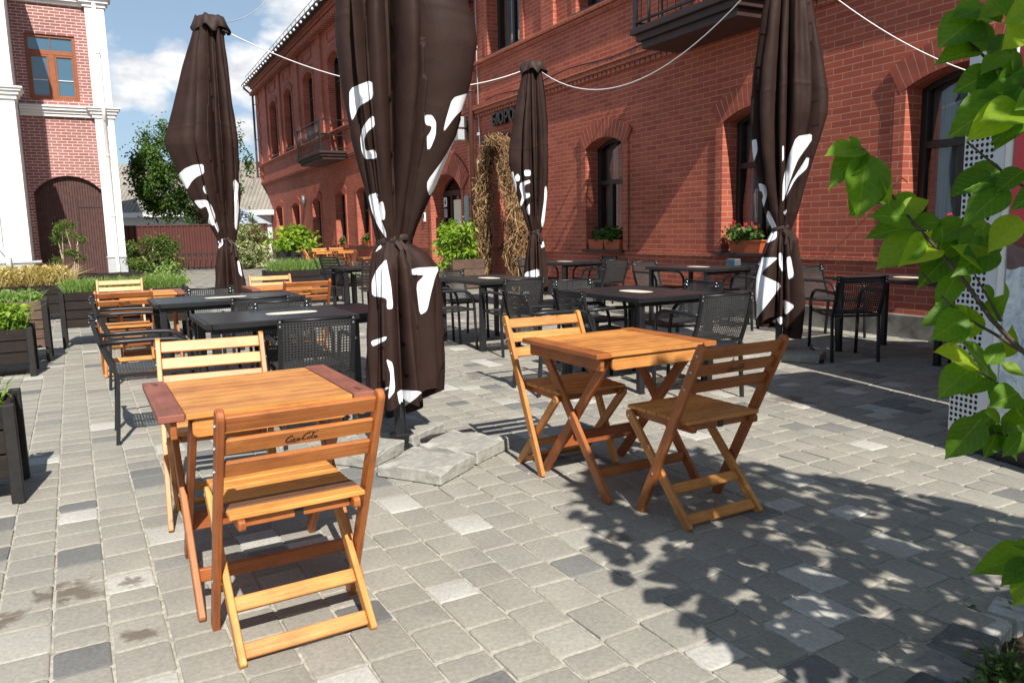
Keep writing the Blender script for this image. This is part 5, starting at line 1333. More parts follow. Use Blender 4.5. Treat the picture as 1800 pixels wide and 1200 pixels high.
# windows
def window(op):
    a, b, zi, zs, ri, kd = op; dF = D0 + RVD; fw = .07; up = zi > 3; isdoor = kd == 'd'
    mb = MB(); A, _ = arc(a, b, zs, ri); ztr = zs - .62 if not up else zs - .75
    z0 = zi + .0
    if kd == 'd' and not up: pass
    for s0, s1 in ((a, a + fw), (b - fw, b)): sbox(mb, s0, s1, dF - .03, dF + .05, z0, zs + ri * .5)
    sbox(mb, a + fw, b - fw, dF - .028, dF + .05, z0, z0 + fw); sbox(mb, a + fw, b - fw, dF - .032, dF + .05, ztr, ztr + fw * 1.1)
    c = (a + b) / 2 + (.14 if not up else 0)
    sbox(mb, c - .045, c + .045, dF - .031, dF + .05, z0 + fw, ztr)
    if up: sbox(mb, c - .03, c + .03, dF - .03, dF + .05, ztr + fw * 1.1, zs + ri)
    # arched head
    for p, q in zip(A, A[1:]): face(mb, [(p[0], p[1] - fw), (q[0], q[1] - fw), (q[0], q[1] + .01), (p[0], p[1] + .01)], dF - .03)
    if isdoor: sbox(mb, a + fw, b - fw, dF - .026, dF + .04, z0 + fw, z0 + .85)
    w_ = part(mb, 'window' if not isdoor else 'door', FRAME)
    mb = MB(); face(mb, [(a, z0)] + [(b, z0)] + A[::-1], dF + .01); part(mb, 'pane', GLASS, w_)
    mb = MB(); face(mb, [(a - .1, zi - .1), (b + .1, zi - .1), (b + .1, zs + ri + .1), (a - .1, zs + ri + .1)], dF + .6); 
    for sx in (a - .1, b + .1): mb.add([L(sx, dF + .05, zi - .1), L(sx, dF + .6, zi - .1), L(sx, dF + .6, zs + ri), L(sx, dF + .05, zs + ri)], [(0, 1, 2, 3)], None)
    part(mb, 'dark_room', DARKIN, w_)
    if not isdoor and a < 24:
        mb = MB(); n = 30; wv = (b - a)
        for (u0, u1, dz) in ((a + .02, a + wv * .50, 0), (b - wv * .36, b - .02, .0)):
            vs = []
            for k in range(n + 1):
                s = u0 + (u1 - u0) * k / n; d = dF + .13 + .018 * sin(k * 1.5); vs += [L(s, d, zi + .02), L(s, d, zs + ri)]
            F = [(2 * k, 2 * k + 1, 2 * k + 3, 2 * k + 2) for k in range(n)]
            mb.add(vs, F, [[(-vs[i].x, vs[i].z) for i in f] for f in F], 0, 0, True)
        part(mb, 'curtain', CURTAIN, w_)
    if not isdoor:
        mb = MB(); sbox(mb, a - .05, b + .05, D0 - .09, dF - .031, zi - .035, zi + .012, 0, .004); part(mb, 'sill', DARKBR, w_)
for op in GF + UF:
    if op[5] != 'e': window(op)
# arched entrance
a, b, zi, zs, ri, kd = GF[5]; dF = D0 + .36; mb = MB(); A, _ = arc(a, b, zs, ri, 16)
for s0, s1 in ((a, a + .1), (b - .1, b), ((a + b) / 2 - .35, (a + b) / 2 - .25), ((a + b) / 2 + .42, (a + b) / 2 + .52)): sbox(mb, s0, s1, dF - .03, dF + .06, 0, 2.13)
sbox(mb, a, b, dF - .035, dF + .06, 2.13, 2.26)
for z0, z1 in ((.02, .25), (.95, 1.05)): sbox(mb, a + .1, b - .1, dF - .028, dF + .05, z0, z1)
for p, q in zip(A, A[1:]): face(mb, [(p[0], p[1] - .08), (q[0], q[1] - .08), (q[0], q[1] + .01), (p[0], p[1] + .01)], dF - .032)
en = part(mb, 'entrance_door', DARKBR)
mb = MB(); face(mb, [(a, .0), (b, .0)] + A[::-1], dF + .012); part(mb, 'pane', GLASS, en)
mb = MB(); face(mb, [(a - .1, 0), (b + .1, 0), (b + .1, 2.75), (a - .1, 2.75)], dF + .8); part(mb, 'dark_room', DARKIN, en)
mb = MB(); sbox(mb, (a + b) / 2 - .23, (a + b) / 2 + .36, dF - .006, dF + .002, 1.15, 2.02, 0, .001); part(mb, 'white_notice', PAPER, en)
mb = MB(); sbox(mb, a + .2, a + .55, dF + .03, dF + .04, 2.30, 2.55, 0, .001); part(mb, 'fanlight_blind', WHITE, en)
# text plates
def text(body, size, ext, mat_, name, par, s, D, z, align='LEFT', bold=False):
    cu = bpy.data.curves.new(name, 'FONT'); cu.body = body; cu.size = size; cu.extrude = ext; cu.align_x = align; cu.resolution_u = 3
    if bold: cu.offset = size * .03
    to = bpy.data.objects.new(name, cu); COL.objects.link(to)
    dg = bpy.context.evaluated_depsgraph_get(); me = bpy.data.meshes.new_from_object(to.evaluated_get(dg)); bpy.data.objects.remove(to); bpy.data.curves.remove(cu)
    me.materials.clear(); me.materials.append(mat_)
    o = bpy.data.objects.new(name, me); COL.objects.link(o); o.parent = par; o.location = L(s, D, z); o.rotation_euler = (pi / 2, 0, 0); return o
def wthing(name, label, cat, s, D, z, group=None):
    p = wpt(s, D, z); t = thing(name, label, cat, p, 0, group); t.rotation_euler = (0, 0, -radians(62.7)); return t
LETTER = mat_plain('black_letter', (.012, .014, .016), .35)
sg = wthing('wall_sign', 'two rows of black raised letters on the brick wall above the vine arch', 'sign', 15.4, D0, 3.4)
for body, x, z in (('БЮРО', -.15, .03), ('МИЛЬЕ', .42, -.42)):
    o = text(body, .34, .035, LETTER, 'letter_row', sg, 0, 0, 0, 'LEFT', True); o.location = (-x - (0 if z > 0 else .0), -.075, z)
for o in list(sg.children): pass
nm = wthing('number_plate', 'white house number plate with a black 4 beside the entrance', 'sign', 18.9, D0 + .30, 1.98)
mb = MB(); mb.box((0, 0, 0), (.2, .012, .24), None, None, None, .003); mb.build('plate', WHITE, nm); o = text('4', .2, .002, BLACK, 'digit', nm, 0, 0, 0, 'CENTER', True); o.location = (0, -.009, -.07)
nm = wthing('notice_plate', 'pale blue notice plate below the house number', 'sign', 18.9, D0 + .30, 1.70)
mb = MB(); mb.box((0, 0, 0), (.2, .012, .22), None, None, None, .003, 0)
for k in range(4): mb.box((R.uniform(-.01, .01), -.0075, .06 - .04 * k), (.13, .002, .012), None, None, None, 0, 1)
mb.build('plate', [GREYST, BLACK], nm)
ic = wthing('intercom', 'small white intercom on the brick left of the entrance', 'intercom', 19.62, D0 - .02, 1.62)
mb = MB(); mb.box((0, 0, 0), (.13, .04, .24), None, None, None, .008); p_ = mb.build('housing', WHITE, ic); mb = MB(); mb.box((0, -.022, .035), (.06, .008, .10), None, None, None, .002); mb.build('screen', BLACK, ic)
shd = wthing('plaque', 'pale grey green shield-shaped plaque on the brick beside the entrance', 'plaque', 16.83, D0 - .03, 1.70)
mb = MB(); P = [(-.13, .30), (-.08, .36), (.08, .36), (.13, .30), (.13, -.22), (0, -.36), (-.13, -.22)]
mb.add([V((x, -.012, z)) for x, z in P] + [V((x, .02, z)) for x, z in P], [tuple(range(7))[::-1]] + [(i, (i + 1) % 7, 7 + (i + 1) % 7, 7 + i) for i in range(7)], None)
for k in range(5): mb.box((0, -.014, .2 - .08 * k), (.16 - .01 * k, .003, .02), None, None, None, 0, 1)
mb.build('shield', [mat_plain('verdigris_plate', (.26, .33, .33), .5, 0, .5, 8, .15), GREYST], shd)
wl = wthing('floodlight', 'small grey floodlight under the sill with the red flowers', 'lamp', 7.92, D0 - .12, .74)
mb = MB(); mb.box((0, 0, 0), (.18, .11, .11), None, None, None, .02); mb.build('housing', mat_plain('lamp_housing', (.13, .14, .15), .4, .3), wl); mb = MB(); mb.beam((0, .04, -.06), (0, .11, -.12), .02, .02); mb.build('bracket', BLACK, wl); mb = MB(); mb.box((0, -.062, 0), (.16, .006, .09), None, None, None, .002); mb.build('lens', GLASSB, wl)
wl2 = wthing('wall_lamp', 'cylindrical grey wall lamp between the far ground floor windows', 'lamp', 33.3, D0 - .12, 2.62)
mb = MB(); mb.lathe((0, 0, 0), [(0, -.22), (.075, -.22), (.075, .22), (0, .22)], 16); mb.build('cylinder', mat_plain('lamp_grey', (.16, .17, .175), .4, .3), wl2); mb = MB(); mb.box((0, .08, 0), (.05, .1, .1), None, None, None, .004); mb.build('bracket', BLACK, wl2)
ac = wthing('floodlight', 'white double floodlight on the wall left of the drainpipe', 'lamp', 16.72, D0 - .18, 3.55)
mb = MB(); mb.box((0, 0, .14), (.2, .22, .24), None, None, None, .01); mb.box((0, 0, -.14), (.2, .22, .24), None, None, None, .01); mb.build('housing', GREYST, ac); mb = MB(); mb.box((0, .14, 0), (.06, .07, .12), None, None, None, .003); mb.build('bracket', BLACK, ac)

# balconies
def balcony(s0, s1, d, z0, rails=True, side='near'):
    mb = MB()
    sbox(mb, s0 + .12, s1 - .12, d + .12, D0 - .125, z0, z0 + .10, 0, .006); sbox(mb, s0 + .06, s1 - .06, d + .06, D0 - .124, z0 + .10, z0 + .19, 0, .006); sbox(mb, s0, s1, d, D0 - .123, z0 + .19, z0 + .275, 0, .008)
    o = part(mb, 'balcony', DARKBR)
    zt = z0 + .275; mb = MB(); h = 1.0
    for s in (s0 + .06, s1 - .06): 
        mb.beam(L(s, d + .06, zt), L(s, d + .06, zt + h + .05), .05, .05, (0, 1, 0), .004)
    for z in (zt + .08, zt + .5, zt + h):
        mb.beam(L(s0 + .06, d + .06, z), L(s1 - .06, d + .06, z), .03, .03, (0, 0, 1), .003)
        for s in (s0 + .06, s1 - .06): mb.beam(L(s, d + .06, z), L(s, D0 - .02, z), .028, .028, (0, 0, 1), .003)
    part(mb, 'railing', BLACK, o)
    mb = MB(); s = s0 + .2
    def curl(p0, ax):
        pts = [p0 + ax * (.05 * sin(t_ * 2.2)) + V((0, 0, .42 * t_)) for t_ in [k / 14 for k in range(15)]]; mb.tube(pts, .006, 5)
    sd_ = s1 - .06
    for k in range(5): y = d + .16 + .15 * k; mb.tube([L(sd_, y, zt + .08), L(sd_, y, zt + h)], .006, 5); curl(L(sd_, y + .07, zt + .5), V((0, 1, 0)))
    if rails:
        while s < s1 - .1: mb.tube([L(s, d + .06, zt + .08), L(s, d + .06, zt + h)], .006, 5); curl(L(s + .06, d + .06, zt + .52), V((1, 0, 0))); s += .13
    part(mb, 'scroll_infill', BLACK, o)
    return o
balcony(7.12, 9.22, 6.7, 3.68, False); balcony(26.35, 29.9, 6.55, 3.72, True)
c = wpt(8.75, 7.05, 3.962); dup(proto, c, THG + 90 + 150, 'black armchair standing on the near balcony behind its railing', 'armchairs on the balconies')
tb2 = wthing('round_table', 'small dark round table on the far balcony', 'table', 28.0, 7.0, 3.998)
mb = MB(); mb.lathe((0, 0, 0), [(0, .70), (.3, .70), (.3, .73), (0, .73)], 20); mb.build('tabletop', BLACK, tb2); mb = MB(); mb.tube([(0, 0, 0), (0, 0, .7)], .025, 8); mb.build('leg', BLACK, tb2); mb = MB(); mb.lathe((0, 0, 0), [(.2, 0), (.2, .02), (.03, .04)], 16); mb.build('base', BLACK, tb2)
# festoon bulbs under the eaves
fl = wthing('festoon_lights', 'string of white bulbs hanging along the roof edge', 'string lights', 30, D0 - .66, 8.93)
mb = MB(); P = [V((x * .125, 0, -.03 * abs(sin(x * pi / 4)))) for x in range(-106, 100)]; mb.tube(P, .006, 4); mb.build('wire', BLACK, fl)
bulb = None
for k in range(44):
    x = -13.1 + .59 * k
    if bulb is None:
        mb = MB(); mb.lathe((0, 0, 0), [(0, -.105), (.032, -.095), (.05, -.06), (.036, -.025), (.018, 0)], 10); bulb = mb.build('bulb', WHITE, fl); bulb.location = (x, -.01, -.03)
    else:
        q = bulb.copy(); COL.objects.link(q); q.location = (x, -.01, -.03 - .02 * (k % 2))

# flower boxes on the sills
def flowerbox(label, s, z, Lb, kind, n=1):
    t = wthing('flower_box', label, 'flower box', s, D0 + .02, z, 'terracotta flower boxes on the sills')
    mb = MB(); a, c_, h = Lb / 2, .085, .15
    vs = []
    for sc_, zz in ((.88, 0), (1, h), (1.05, h), (1.05, h + .02), (.95, h + .02), (.93, h - .02)): vs += [V((x * a * sc_, y * c_ * sc_, zz)) for x, y in ((-1, -1), (1, -1), (1, 1), (-1, 1))]
    F = [(3, 2, 1, 0)] + [(4 * i + k, 4 * i + (k + 1) % 4, 4 * i + 4 + (k + 1) % 4, 4 * i + 4 + k) for i in range(5) for k in range(4)]
    mb.add(vs, F, None, 0); mb.add(vs[20:24], [(0, 1, 2, 3)], None, 1); mb.build('box', [TERRA, SOIL], t)
    mb = MB(); r_ = random.Random(int(s * 10)); foliage(mb, (0, -.02, h + .10), (a * .95, .11, .12), 360, .06, .055, r_, 12, .5, .6, 0)
    if kind:
        for k in range(kind):
            p = V((r_.uniform(-a, a), r_.uniform(-.12, .05), h + r_.uniform(.14, .27)))
            for q in range(26): d = rv(r_); leafquad(mb, p + d * .022, d, rv(r_), .026, .022, 0, 1)
            mb.tube([V((p.x * .8, 0, h)), p], .003, 4, 2)
    mb.build('geraniums', [LEAF_GER, PETAL, STEM], t)
flowerbox('terracotta flower box with red geraniums on the sill left of the right-hand parasol', 7.80, .872, .60, 7)
flowerbox('left of two small terracotta boxes with leafy plants under the arched window', 11.36, .872, .46, 0)
flowerbox('right of two small terracotta boxes with leafy plants under the arched window', 10.88, .872, .46, 0)
flowerbox('terracotta box with red flowers on the sill hidden behind the broad leaves', 4.95, .872, .6, 8)
flowerbox('far terracotta box with green plants on a sill of the long facade', 27.7, .73, .75, 2)
flowerbox('far terracotta box with bright red flowers on a sill next to the largest parasol', 25.0, .81, .8, 10)

# dry vine arch
va = wthing('vine_arch', 'arch of twisted dry vines standing against the brick wall', 'vine arch', 14.62, 7.28, 0)
rvv = random.Random(31)
def vinecol(path, rad, n, name):
    mb = MB(); m = len(path)
    for k in range(n):
        i0 = rvv.uniform(0, .75); i1 = min(1, i0 + rvv.uniform(.18, .45)); a0 = rvv.uniform(0, 2 * pi); rr0 = rad * rvv.random() ** .5; pts = []; ns = 11; w1, w2 = rvv.uniform(-7, 9), rvv.uniform(0, 6)
        for j in range(ns):
            t = i0 + (i1 - i0) * j / (ns - 1); x = t * (m - 1); ii = min(int(x), m - 2); p = path[ii].lerp(path[ii + 1], x - ii)
            a = a0 + w1 * t * 1.5; r = rr0 * (.8 + .5 * sin(w2 + t * 14))
            pts.append(p + V((cos(a) * r, sin(a) * r * .75, 0)) + V((rvv.gauss(0, .034), rvv.gauss(0, .03), rvv.gauss(0, .05))))
        r = rvv.choice((.004, .006, .008, .013)); mb.tube(pts, [r, r * 1.1, r * 1.1, r, r, r * .9, r * .9, r * .8, r * .7, r * .6, r * .4], 4, 0, rvv.random(), True, False)
        for f in range(len(mb.sm)): pass
    mb.build(name, VINE, va)
vinecol([V((-.75, 0, .0)), V((-.70, 0, .6)), V((-.74, 0, 1.2)), V((-.72, 0, 1.8)), V((-.66, 0, 2.3)), V((-.5, 0, 2.75))], .22, 430, 'left_column')
vinecol([V((.92, 0, .0)), V((.80, 0, .6)), V((.88, 0, 1.2)), V((.78, 0, 1.8)), V((.66, 0, 2.3)), V((.5, 0, 2.7))], .28, 470, 'right_column')
vinecol([V((-.72, 0, 2.2)), V((-.5, 0, 2.7)), V((-.2, 0, 3.0)), V((.1, 0, 3.1)), V((.4, 0, 2.95)), V((.7, 0, 2.4))], .20, 300, 'top_span')

# ------------------------------------------------------------------ left building with the brown gate (local: x along the face to the right, y into the wall)
LBH = 61.0; C0 = dpt(220, 484, 27.0); C0.z = 0
lb_ = thing('pilastered_building', 'pink brick building with white pilasters and a brown arched gate', 'building', C0, 0); lb_.rotation_euler = (0, 0, -radians(LBH - 90))
def lpart(mb, n, m, p=None): return mb.build(n, m, p or lb_)
def bx(mb, x0, x1, y0, y1, z0, z1, mi=0, ch=.006): mb.box(((x0 + x1) / 2, (y0 + y1) / 2, (z0 + z1) / 2), (x1 - x0, y1 - y0, z1 - z0), None, None, None, ch, mi, 0, True, True)
mb = MB(); gx0, gx1 = -2.45, -.42; wx0, wx1, wz0, wz1 = -2.27, -.85, 5.75, 7.80; ZT = 9.2
def lf(P, y=0, mi=0):
    vs = [V((x, y, z)) for x, z in P]; n = (vs[1] - vs[0]).cross(vs[2] - vs[0]); f = tuple(range(len(vs)))
    if n.y > 0: f = f[::-1]
    mb.add(vs, [f], [[(P[i][0], P[i][1]) for i in f]], mi)
zs = 2.78; A, _ = arc(gx0, gx1, zs, .55, 16)
lf([(-6, -.2), (gx0, -.2), (gx0, 4.5), (-6, 4.5)]); lf([(gx1, -.2), (.02, -.2), (.02, 4.5), (gx1, 4.5)])
for p, q in zip(A, A[1:]): lf([p, q, (q[0], 4.5), (p[0], 4.5)])
lf([(-6, 4.5), (wx0, 4.5), (wx0, ZT), (-6, ZT)]); lf([(wx1, 4.5), (.02, 4.5), (.02, ZT), (wx1, ZT)]); lf([(wx0, 4.5), (wx1, 4.5), (wx1, wz0), (wx0, wz0)]); lf([(wx0, wz1), (wx1, wz1), (wx1, ZT), (wx0, ZT)])
for p, q in zip(A, A[1:]): 
    v = [V((p[0], 0, p[1])), V((p[0], .2, p[1])), V((q[0], .2, q[1])), V((q[0], 0, q[1]))]; mb.add(v, [(0, 1, 2, 3)], None)
for x, sg_ in ((gx0, 1), (gx1, -1)):
    v = [V((x, 0, -.2)), V((x, .2, -.2)), V((x, .2, zs)), V((x, 0, zs))]; mb.add(v if sg_ < 0 else v[::-1], [(0, 1, 2, 3)], None)
for x in (wx0, wx1): mb.add([V((x, 0, wz0)), V((x, .12, wz0)), V((x, .12, wz1)), V((x, 0, wz1))], [(0, 1, 2, 3)], None)
for z in (wz0, wz1): mb.add([V((wx0, 0, z)), V((wx1, 0, z)), V((wx1, .12, z)), V((wx0, .12, z))], [(0, 1, 2, 3)], None)
mb.add([V((.02, 0, -.2)), V((.02, 8, -.2)), V((.02, 8, ZT)), V((.02, 0, ZT))], [(0, 1, 2, 3)], [[(0, -.2), (8, -.2), (8, ZT), (0, ZT)]])
lpart(mb, 'wall', BRICKL)
mb = MB(); bx(mb, -.48, .09, -.14, .3, .62, ZT); lpart(mb, 'pilaster', WHITE)
mb = MB(); bx(mb, -.5, .11, -.17, .3, -.2, .58); lpart(mb, 'pilaster_base', GREYST)
mb = MB(); bx(mb, -.52, .13, -.20, .3, .581, .63); lpart(mb, 'base_flashing', GREYST)
def band(x0, x1, z0, n, name, pr=.0):
    for k, (h, p) in enumerate(n):
        mb = MB(); bx(mb, x0, x1 + pr * 0, -p, .1, z0, z0 + h - .002); lpart(mb, name, WHITE); z0 += h
band(-2.6, -.481, 5.22, ((.10, .10), (.09, .15), (.09, .22), (.05, .27)), 'string_course')
for k, (z0, h, p) in enumerate(((5.22, .12, .19), (5.34, .10, .25), (5.44, .07, .31), (5.51, .05, .36))):
    mb = MB(); bx(mb, -.5 - (p - .14), .09 + (p - .14), -p, .3, z0, z0 + h - .002); lpart(mb, 'pilaster_moulding', WHITE)
band(-2.6, -.481, 8.75, ((.10, .10), (.12, .20), (.10, .3), (.4, .36)), 'cornice')
for k, (z0, h, p) in enumerate(((8.75, .12, .19), (8.87, .12, .27), (8.99, .3, .36))):
    mb = MB(); bx(mb, -.5 - (p - .14), .09 + (p - .14), -p, .3, z0, z0 + h - .002); lpart(mb, 'pilaster_moulding', WHITE)
mb = MB(); bx(mb, -6, .2, -.3, 8, ZT, ZT + .3); lpart(mb, 'roof', DARKBR)
# gate
mb = MB(); lf([(gx0, -.2), (gx1, -.2)] + A[::-1], .2); 
n = 26
for k in range(n):
    x0 = gx0 + (gx1 - gx0) * k / n; x1 = gx0 + (gx1 - gx0) * (k + 1) / n
    za = min(zs + .55, min(min((p[1] for p in A if abs(p[0] - xx) < .14), default=zs) for xx in (x0, x1)))
    bx(mb, x0 + .004, x1 - .004, .165, .201, .03, za + .0, 0, .006)
gt = lpart(mb, 'gate', mat_plain('gate_boards', (.075, .033, .028), .6, 0, .4, 6, .25))
mb = MB(); bx(mb, -1.25, -1.2, .15, .166, .1, 2.6); bx(mb, -1.2, -.5, .15, .166, 2.28, 2.31); bx(mb, -2.05, -2.0, .15, .17, 2.75, 2.82); lpart(mb, 'gate_fittings', DARKBR, gt)
# window
mb = MB(); fw = .09
for x0, x1, z0, z1 in ((wx0, wx0 + fw, wz0, wz1), (wx1 - fw, wx1, wz0, wz1), (wx0 + fw, wx1 - fw, wz0, wz0 + fw), (wx0 + fw, wx1 - fw, wz1 - fw, wz1), (wx0 + fw, wx1 - fw, wz1 - .62, wz1 - .48), ((wx0 + wx1) / 2 - .09, (wx0 + wx1) / 2 + .09, wz0 + fw, wz1 - .62)): bx(mb, x0, x1, .05, .13, z0, z1)
bx(mb, (wx0 + wx1) / 2 - .012, (wx0 + wx1) / 2 + .012, .07, .13, wz1 - .48, wz1 - fw)
for x0, x1 in ((wx0 + fw, (wx0 + wx1) / 2 - .09), ((wx0 + wx1) / 2 + .09, wx1 - fw)):
    for z0, z1 in ((wz0 + fw, wz0 + fw + .06), (wz1 - .69, wz1 - .62)): bx(mb, x0, x1, .06, .13, z0, z1)
    for a_, b_ in ((x0, x0 + .05), (x1 - .05, x1)): bx(mb, a_, b_, .062, .13, wz0 + fw + .06, wz1 - .69)
    bx(mb, x0 + .05, x1 - .05, .066, .12, wz0 + .62, wz0 + .645, 1)
wn_ = lpart(mb, 'window', [FRAMEB, WHITE])
mb = MB(); lf([(wx0, wz0), (wx1, wz0), (wx1, wz1), (wx0, wz1)], .10); lpart(mb, 'pane', GLASSB, wn_)
mb = MB(); mb.tube([V((-.2, -.22, 9.0)), V((-.2, -.22, 5.7)), V((-.2, -.42, 5.62)), V((-.2, -.42, 5.3)), V((-.2, -.22, 5.15)), V((-.2, -.22, .5)), V((-.2, -.25, .25)), V((-.2, -.4, .1))], .06, 10)
for z in (7.3, 4.0, 2.0): mb.lathe((-.2, -.22, z), [(.061, -.03), (.07, -.03), (.07, .03), (.061, .03)], 12)
lpart(mb, 'downpipe', WHITE)
# projecting wing
WX = -2.62; PJ = 3.2
mb = MB(); v = [V((WX, 0, -.2)), V((WX, -PJ, -.2)), V((WX, -PJ, ZT)), V((WX, 0, ZT))]; mb.add(v, [(3, 2, 1, 0)], None); lf([(WX, -.2), (WX - 4, -.2), (WX - 4, ZT), (WX, ZT)], -PJ, 1)
lpart(mb, 'wing_wall', [WHITE, BRICKL])
mb = MB(); bx(mb, WX - .78, WX + .06, -PJ - .12, -PJ + .5, .62, ZT); lpart(mb, 'pilaster', WHITE)
mb = MB(); bx(mb, WX - .8, WX + .08, -PJ - .16, -PJ + .52, -.2, .58); lpart(mb, 'pilaster_base', GREYST)
mb = MB(); bx(mb, WX - .84, WX + .30, -PJ - .2, -PJ + .56, .581, .64); lpart(mb, 'base_flashing', GREYST)
for k, (z0, h, p) in enumerate(((5.22, .12, .06), (5.34, .10, .12), (5.44, .07, .18), (5.51, .05, .23))):
    mb = MB(); bx(mb, WX - .78 - p, WX + .06 + p, -PJ - .12 - p, -PJ + .5 + p, z0, z0 + h - .002); lpart(mb, 'pilaster_moulding', WHITE)
mb = MB(); bx(mb, WX - 4, WX + .3, -PJ - .3, .3, ZT, ZT + .35); lpart(mb, 'wing_roof', DARKBR)
mb = MB(); mb.tube([V((WX - .68, -PJ - .20, 5.0)), V((WX - .68, -PJ - .20, 1.05)), V((WX - .52, -PJ - .28, .85)), V((WX - .50, -PJ - .30, .3))], .07, 10); lpart(mb, 'downpipe', WHITE)

# ------------------------------------------------------------------ fence, bike rack, far house, far tree
fa = dpt(150, 476, 29.0); fb_ = dpt(475, 470, 31.5)
fa.z = fb_.z = 0; fd_ = (fb_ - fa); fl_ = fd_.length; hdg = math.degrees(atan2(fd_.x, fd_.y))
fe = thing('metal_fence', 'red brown corrugated metal fence between the two buildings', 'fence', fa, 0); fe.rotation_euler = (0, 0, pi / 2 - radians(hdg))
FENCEM = mat_plain('red_brown_sheet', (.080, .024, .018), .5, 0, .45, 2, .08)
mb = MB(); vs = []; n = int(fl_ / .05)
for k in range(n + 1): x = fl_ * k / n; y = .012 if (k // 2) % 2 else -.012; vs += [V((x, y, .05)), V((x, y, 1.66))]
mb.add(vs, [(2 * k, 2 * k + 2, 2 * k + 3, 2 * k + 1) for k in range(n)], None); mb.build('sheet', FENCEM, fe)
mb = MB(); mb.box((fl_ / 2, 0, 1.68), (fl_, .06, .05), None, None, None, .005); mb.build('top_rail', FENCEM, fe)
for x in (.5, 3.0, 5.5): mb = MB(); mb.box((x, .06, .85), (.06, .06, 1.7), None, None, None, .004); mb.build('post', FENCEM, fe)
ra = dpt(308, 475, 27.6); ra.z = 0; rk = thing('bike_rack', 'dark bicycle rack of slanted bars in front of the red brown fence', 'bike rack', ra, 0); rk.rotation_euler = (0, 0, pi / 2 - radians(hdg))
mb = MB()
for z in (.08, .62): mb.beam((0, 0, z), (2.1, 0, z), .04, .04, (0, 0, 1), .003)
mb.build('rail', BLACK, rk)
for k in range(11): mb = MB(); x = .1 + .19 * k; mb.tube([V((x - .05, -.02, .08)), V((x + .0, -.06, .36)), V((x + .03, -.02, .62))], .016, 6); mb.build('bar', BLACK, rk)
hs = thing('far_house', 'low far house with a grey corrugated roof and white eaves behind the fence', 'house', (-15.5, 40, 0), -2)
ROOFM, rnt, rb, _o = newmat('corrugated_roof'); rv_ = objmap(rnt); wv_ = N(rnt, 'ShaderNodeTexWave', wave_type='BANDS', bands_direction='X'); wv_.inputs['Scale'].default_value = 1.6; lk(rnt, rv_, wv_.inputs[0])
lk(rnt, mix(rnt, 1.0, ramp(rnt, noi(rnt, rv_, 1.2, 4), [(.3, (.22, .20, .17)), (.7, (.33, .30, .26))]), ramp(rnt, wv_.outputs['Fac'], [(0, (.8, .8, .8)), (1, (1.1, 1.1, 1.1))]), 'MULTIPLY'), rb.inputs['Base Color']); rb.inputs['Roughness'].default_value = .9; bump(rnt, rb, wv_.outputs['Fac'], .8, .06)
mb = MB(); mb.box((0, 3, 1.15), (15, 6, 2.3), None, None, None, .01); mb.build('wall', WHITE, hs)
mb = MB(); mb.add([V((-8, -.6, 2.45)), V((8, -.6, 2.45)), V((8, 3.2, 5.2)), V((-8, 3.2, 5.2)), V((-8, 6.6, 2.45)), V((8, 6.6, 2.45))], [(0, 1, 2, 3), (3, 2, 5, 4)], None); mb.build('roof', ROOFM, hs)
mb = MB(); mb.box((0, -.6, 2.36), (16, .06, .24), None, None, None, .005); mb.build('eaves_board', WHITE, hs)
an = thing('canopy_tent', 'pale grey canopy peak at the far corner of the brick building', 'canopy', (-13.3, 37.5, 0), 0)
TENT = mat_plain('tent_cloth', (.45, .52, .58), .7, 0, .3, 3, .1)
mb = MB(); mb.add([V((-1.6, -1.2, 1.75)), V((1.6, -1.2, 1.75)), V((1.6, 1.2, 1.75)), V((-1.6, 1.2, 1.75)), V((.2, 0, 2.75))], [(0, 1, 4), (1, 2, 4), (2, 3, 4), (3, 0, 4)], None); mb.build('cloth', TENT, an)
for x in (-1.55, 1.55):
    for y in (-1.15, 1.15): mb = MB(); mb.tube([(x, y, 0), (x, y, 1.76)], .03, 8); mb.build('pole', GREYST, an)
ft = thing('far_tree', 'large dense green tree behind the fence at the left', 'tree', (-13.3, 34.0, 0))
rt_ = random.Random(12); mb = MB(); mb.tube([V((0, 0, 0)), V((.05, 0, 1.3)), V((-.1, .1, 2.6)), V((.0, .0, 4.6))], [.22, .18, .13, .05], 10)
for k in range(9):
    a = rt_.uniform(0, 2 * pi); z = rt_.uniform(1.8, 3.6); mb.tube([V((0, 0, z)), V((cos(a) * .9, sin(a) * .8, z + .7)), V((cos(a) * 1.8, sin(a) * 1.5, z + 1.3))], [.07, .045, .015], 6)
mb.build('trunk', TRUNK, ft)
mb = MB(); foliage(mb, (-.5, 0, 4.1), (2.25, 2.1, 2.2), 19000, .125, .08, rt_, 120, .20, .5, 0, (.1, .9), .45)
foliage(mb, (-1.9, -.3, 3.6), (1.0, .9, 1.5), 2600, .15, .10, rt_, 26, .3, .5, 0, (.1, .9), .4)
foliage(mb, (1.9, -.2, 3.6), (.5, .6, 2.0), 700, .13, .085, rt_, 12, .3, .5, 0, (.1, .9), .4)
mb.build('crown', LEAF_TREE, ft)

# concrete kerb and apron near the far end of the facade
mb = MB(); mb.box((0, 0, 0), (7.5, 1.6, .14), None, None, None, .01); o = mb.build('concrete_apron', CONC); o.location = wpt(36, 6.2, .03); o.rotation_euler = (0, 0, -radians(62.7)); struct(o)
sk = wthing('metal_cat', 'small dark figure standing on the paving by the lime plant', 'ornament', 30.1, 5.7, 0) if False else None

